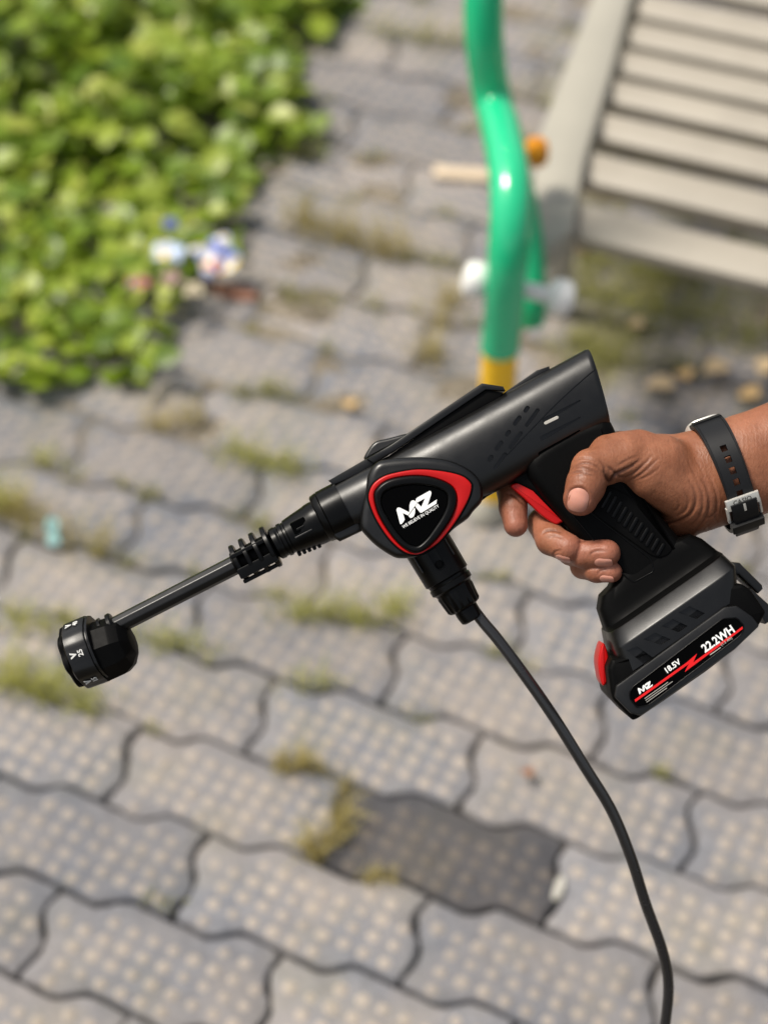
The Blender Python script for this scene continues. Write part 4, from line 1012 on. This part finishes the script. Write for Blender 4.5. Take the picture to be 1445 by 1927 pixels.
def blade_mat(name, c0, c1):
    m = bpy.data.materials.new(name); m.use_nodes = True; n = m.node_tree.nodes; l = m.node_tree.links; b = n['Principled BSDF']
    s_ = n.new('ShaderNodeAttribute'); s_.attribute_name = 'tint'; r = n.new('ShaderNodeValToRGB'); r.color_ramp.elements[0].color = (*c0, 1); r.color_ramp.elements[1].color = (*c1, 1)
    l.new(s_.outputs['Fac'], r.inputs[0]); l.new(r.outputs[0], b.inputs['Base Color']); b.inputs['Roughness'].default_value = .5; b.inputs['Specular IOR Level'].default_value = .35
    tr = n.new('ShaderNodeBsdfTranslucent'); l.new(r.outputs[0], tr.inputs['Color']); mx = n.new('ShaderNodeMixShader'); mx.inputs[0].default_value = .35
    l.new(b.outputs[0], mx.inputs[1]); l.new(tr.outputs[0], mx.inputs[2]); l.new(mx.outputs[0], n['Material Output'].inputs['Surface']); return m
M['grass_green'] = blade_mat('grass_yellow_green', (.26, .27, .05), (.62, .60, .17))
M['grass_dry'] = blade_mat('grass_olive_dry', (.33, .26, .085), (.58, .50, .21))
M['grass_moss'] = blade_mat('grass_dark_olive', (.17, .17, .045), (.47, .46, .14))
def blades(spots, n, hgt, spread):
    """thin curved blades; spots = list of ground points"""
    V = []; F = []; T = []
    for _ in range(n):
        c = random.choice(spots); x = c[0]+random.gauss(0, spread); y = c[1]+random.gauss(0, spread*.7)
        a = random.uniform(0, 6.28); ln = hgt*random.uniform(.45, 1.2); lean = random.uniform(.15, 1.0); wd = random.uniform(.0006, .0014)
        dx, dy = math.cos(a), math.sin(a); b = len(V); tn = random.random()
        for k in range(4):
            t = k/3; r_ = lean*ln*t*t*.8; z = ln*(t-.28*lean*t*t)-.004; ww = wd*(1-t*.85)
            V += [(x+dx*r_-dy*ww, y+dy*r_+dx*ww, z), (x+dx*r_+dy*ww, y+dy*r_-dx*ww, z)]; T += [min(1, tn*.7+t*.3)]*2
        for k in range(3): F.append((b+2*k, b+2*k+1, b+2*k+3, b+2*k+2))
    return V, F, T
def tuft(spots_px, n, hgt, spread, m, label):
    sp_ = [at(*s) for s in spots_px]; c = sum(sp_, Vector())/len(sp_); c.z = 0
    V, F, T = blades(sp_, int(n*.55), hgt*1.3, spread*1.1)
    me = mesh('grass_tuft', [(x-c.x, y-c.y, z) for x, y, z in V], F, m, 180); a = me.attributes.new('tint', 'FLOAT', 'POINT'); a.data.foreach_set('value', np.array(T, np.float32))
    o = obj('grass_tuft', me); o.location = c; tag(o, label, 'grass', 'grass tufts growing in the paving joints')
    return o
tuft([(20, 1290), (70, 1300), (120, 1310), (170, 1330), (30, 1270)], 520, .038, .013, M['grass_green'], 'widest yellow-green grass tuft, just below and left of the nozzle head')
tuft([(10, 1170), (60, 1180), (110, 1185)], 200, .030, .012, M['grass_green'], 'green grass tuft above and left of the nozzle head at the left edge')
tuft([(15, 965), (55, 985), (120, 1010), (180, 1030)], 330, .040, .012, M['grass_dry'], 'olive grass clump around the mint coloured scrap')
tuft([(0, 960), (20, 950)], 160, .045, .009, M['grass_green'], 'short green clump at the left edge above the mint scrap')
tuft([(330, 1215), (370, 1225), (280, 1205), (240, 1200)], 240, .026, .011, M['grass_green'], 'low grass tuft right of the nozzle head under the lance')
tuft([(560, 1160), (620, 1160), (690, 1165), (740, 1150)], 420, .036, .013, M['grass_green'], 'broad pale grass tuft below the coupling, left of the hose connector')
tuft([(600, 1290), (560, 1285)], 110, .022, .010, M['grass_green'], 'small thin grass tuft midway below the coupling')
tuft([(560, 1440), (590, 1445), (530, 1445)], 220, .028, .007, M['grass_dry'], 'yellow-brown tuft in the joint above the dark paver')
tuft([(650, 1490), (645, 1530), (625, 1580), (600, 1610), (640, 1560), (580, 1600)], 420, .034, .006, M['grass_dry'], 'tall ochre tuft hugging the left end of the dark paver')
tuft([(700, 1655), (730, 1655)], 120, .016, .006, M['grass_dry'], 'small orange-brown tuft below the dark paver')
tuft([(600, 440), (650, 455), (700, 470), (560, 425), (740, 480)], 480, .052, .014, M['grass_dry'], 'largest dry olive clump between the weeds and the green tube')
tuft([(810, 660), (830, 610), (845, 570), (800, 680)], 300, .045, .010, M['grass_dry'], 'upright olive clump left of the yellow tube end')
tuft([(470, 870), (510, 880), (550, 890), (440, 860)], 330, .032, .011, M['grass_green'], 'yellowish tuft in the joint above the coupling')
tuft([(290, 800), (330, 810), (350, 790)], 200, .030, .011, M['grass_dry'], 'brownish tuft just below the tip of the weed patch')
tuft([(500, 735), (540, 750)], 160, .026, .010, M['grass_moss'], 'dark olive tuft in the joint right of the weed patch')
tuft([(790, 75), (850, 85), (720, 70)], 260, .040, .014, M['grass_moss'], 'dark mossy strip of grass near the top left of the green tube')
tuft([(560, 560), (620, 570), (700, 575)], 180, .022, .012, M['grass_moss'], 'thin low grass in the joint below the largest dry clump')
tuft([(560, 290), (590, 300), (520, 280)], 220, .030, .012, M['grass_moss'], 'brown-green grass fringe at the right corner of the weeds')
tuft([(320, 1700), (280, 1690)], 60, .014, .006, M['grass_moss'], 'tiny green sprig in a joint near the lower left')
tuft([(80, 870), (100, 872)], 90, .022, .010, M['grass_green'], 'faint grass wisps in the joint below the left part of the weeds')
# small grass nobody could count: in the joints, and the mossy strip under the bench
spots = []
for J in range(0, 22):
    for _ in range(26):
        x = random.uniform(-1.0, 1.3); p = pav(x, J*PW+long_off(2*x/PL)); spots.append(p)
jspots = [p for p in spots if p.y > .98 and random.random() < .60]
V1, F1, T1 = blades(jspots, 6200, .022, .008)
mspots = [at(random.uniform(1090, 1600), random.uniform(470, 690)) for _ in range(70)]
V2, F2, T2 = blades(mspots, 5200, .026, .022)
mspots = [at(random.uniform(1100, 1700), random.uniform(60, 470)) for _ in range(60)]
V3, F3, T3 = blades(mspots, 2600, .028, .025)
V = V1+V2+V3; F = F1+[tuple(i+len(V1) for i in f) for f in F2]+[tuple(i+len(V1)+len(V2) for i in f) for f in F3]; T = T1+T2+T3
me = mesh('grass', V, F, M['grass_moss'], 180); a = me.attributes.new('tint', 'FLOAT', 'POINT'); a.data.foreach_set('value', np.array(T, np.float32))
tag(obj('grass', me), 'short olive grass and moss in the joints and under the bench', 'grass', kind='stuff')

# ------------------------------------------------------------------ litter, leaves and stones lying about
def print_mat(name, cols, scale):
    m = bpy.data.materials.new(name); m.use_nodes = True; n = m.node_tree.nodes; l = m.node_tree.links; b = n['Principled BSDF']; b.inputs['Roughness'].default_value = .3
    tc = n.new('ShaderNodeTexCoord'); mp = n.new('ShaderNodeMapping'); mp.inputs['Rotation'].default_value = (0, 0, .6); t = n.new('ShaderNodeTexNoise'); t.inputs['Scale'].default_value = scale; t.inputs['Detail'].default_value = 1
    r = n.new('ShaderNodeValToRGB'); r.color_ramp.interpolation = 'CONSTANT'; ne_ = r.color_ramp.elements
    for k, (p, c) in enumerate(cols):
        e = ne_[k] if k < 2 else ne_.new(p); e.position = p; e.color = (*c, 1)
    l.new(tc.outputs['Object'], mp.inputs[0]); l.new(mp.outputs[0], t.inputs['Vector']); l.new(t.outputs[0], r.inputs[0]); l.new(r.outputs[0], b.inputs['Base Color']); return m
BLU, WHT, YEL, RED, PNK = (.03, .07, .42), (.56, .59, .68), (.80, .58, .06), (.60, .10, .07), (.70, .42, .36)
def scrap(name, px, py, lx, ly, m, label, cat, z=.012, rz=0., crumple=.006, tilt=(0, 0), group=None):
    n_ = 8; V = []; F = []; rr = random.Random(px*7+py); ph_ = [rr.uniform(0, 6) for _ in range(6)]
    for i in range(n_+1):
        for j in range(n_+1):
            u, v = i/n_-.5, j/n_-.5
            h_ = crumple*(math.sin(u*9+ph_[0])*math.cos(v*8+ph_[1])+.6*math.sin(u*17+v*13+ph_[2]))+rr.uniform(-.12, .12)*crumple
            V.append((u*lx*(1+.1*math.sin(v*9+ph_[3])), v*ly*(1+.1*math.sin(u*8+ph_[4])), h_))
    m0 = len(V); V += [(x, y, z_-.0006) for x, y, z_ in V]
    for i in range(n_):
        for j in range(n_):
            q = (i*(n_+1)+j, (i+1)*(n_+1)+j, (i+1)*(n_+1)+j+1, i*(n_+1)+j+1); F += [q, tuple(k+m0 for k in q[::-1])]
    o = obj(name, mesh(name, V, F, m, 50)); o.scale = (.86, .86, .86); o.location = at(px, py, z); o.rotation_euler = (tilt[0], tilt[1], rz); tag(o, label, cat, group); return o
scrap('wrapper', 408, 482, .058, .056, print_mat('wrapper_print', [(0, BLU), (.43, WHT), (.57, YEL), (.62, RED), (.66, BLU)], 26), 'crumpled blue and white wrapper with yellow, at the edge of the weeds', 'litter', .050, .5, .006, (.35, -.1))
scrap('wrapper', 318, 472, .044, .030, print_mat('pale_print', [(0, (.50, .60, .78)), (.5, WHT), (.62, YEL)], 40), 'pale bluish wrapper scrap lying in the weeds left of the blue one', 'litter', .085, -.2, .004, (.3, 0))
scrap('wrapper', 320, 420, .020, .018, mat('blue_film', (.10, .13, .42), .3), 'small dark blue scrap in the weeds above the wrappers', 'litter', .085, .1, .003, (.3, 0))
scrap('wrapper', 262, 532, .034, .018, print_mat('red_print_film', [(0, RED), (.45, BLU), (.52, YEL), (.6, PNK)], 60), 'red and orange wrapper scrap, furthest left of the litter', 'litter', .08, .3, .004, (.3, .1))
scrap('wrapper', 322, 522, .026, .020, mat('pink_paper', (.50, .34, .31), .6), 'pinkish crumpled paper in the middle of the litter', 'litter', .08, .6, .004, (.3, 0))
scrap('wrapper', 364, 543, .026, .022, mat('cream_paper', (.55, .48, .34), .6), 'cream paper scrap on the paving edge below the blue wrapper', 'litter', .05, .2, .003, (.4, 0))
scrap('paper_scrap', 100, 1000, .016, .036, M['mint'], 'small mint green scrap standing in the grass at the left', 'litter', .022, .1, .002, (.9, 0))
st = at(815, 332); en = at(930, 340); dd = (en-st).normalized(); nn = Vector((-dd.y, dd.x, 0)); ln = (en-st).length/2
V, F = box3(Vector((0, 0, 0)), dd, nn, UP, ln, .0115, .0035, .003); o = obj('wooden_stick', mesh('wooden_stick', V, F, M['stick'])); o.location = (st+en)/2+Vector((0, 0, .008)); tag(o, 'flat pale wooden stick lying on the paving left of the green tube', 'stick')
LEAFM = [mat('dry_leaf_tan', (.56, .42, .25), .7, .2, var=.2, vscale=60), mat('dry_leaf_ochre', (.56, .38, .18), .7, .2, var=.2, vscale=60), mat('dry_leaf_brown', (.22, .10, .05), .7, .2, var=.2, vscale=60)]
dry = [mesh('fallen_leaf', LEAF_V*np.array([1, 1, 1.6])-np.array([0, .5, -.10]), LEAF_F, m, 60) for m in LEAFM]
def fallen(px, py, size, k, label, rz=0.):
    o = obj('fallen_leaf', dry[k]); o.location = at(px, py, .012); size *= .68; o.scale = (size, size, size); o.rotation_euler = (random.gauss(0, .15), random.gauss(0, .15), rz); tag(o, label, 'leaf', 'dry leaves fallen on the paving'); return o
fallen(1240, 726, .052, 0, 'tan fallen leaf, leftmost of the row above the watch', 1.2)
fallen(1287, 704, .042, 1, 'ochre fallen leaf, second from left above the watch', .3)
fallen(1346, 694, .050, 0, 'tan fallen leaf, third from left above the watch', 2.0)
fallen(1408, 742, .046, 1, 'ochre fallen leaf directly above the forearm near the right edge', .9)
fallen(1438, 690, .040, 0, 'tan fallen leaf at the right edge, highest of the row above the forearm', 2.6)
fallen(1093, 464, .040, 2, 'reddish brown leaf under the front corner of the bench', .4)
fallen(992, 1454, .022, 2, 'small brown leaf lying on a paver left of the hose', .8)
fallen(655, 760, .034, 1, 'thin ochre leaf on the paving above the front of the gun', .2)
fallen(1195, 610, .034, 0, 'pale fallen leaf on the mossy ground under the bench', 1.0)
def rock(name, px, py, s3, m, label, seed, rz=0.):
    bm = bmesh.new(); bmesh.ops.create_icosphere(bm, subdivisions=3, radius=1); rr = random.Random(seed); vs_ = [Vector((rr.gauss(0, 1), rr.gauss(0, 1), rr.gauss(0, 1))).normalized() for _ in range(9)]
    for v in bm.verts:
        for q in vs_:
            t = v.co.dot(q)
            if t > .72: v.co -= q*(t-.72)
        v.co = Vector((v.co.x*s3[0], v.co.y*s3[1], v.co.z*s3[2]))
    me = bpy.data.meshes.new(name); bm.to_mesh(me); bm.free(); me.materials.append(m); o = obj(name, me); o.location = at(px, py, s3[2]*.5); o.rotation_euler = (0, 0, rz); tag(o, label, 'stone'); return o
rock('stone_chip', 1052, 1672, (.006, .015, .005), M['stone'], 'pale stone chip wedged at the right end of the dark paver', 3, -.35)
rock('brick_fragment', 437, 548, (.036, .014, .008), M['brick'], 'flat reddish brick fragment beside the litter at the weed edge', 5, -.3)
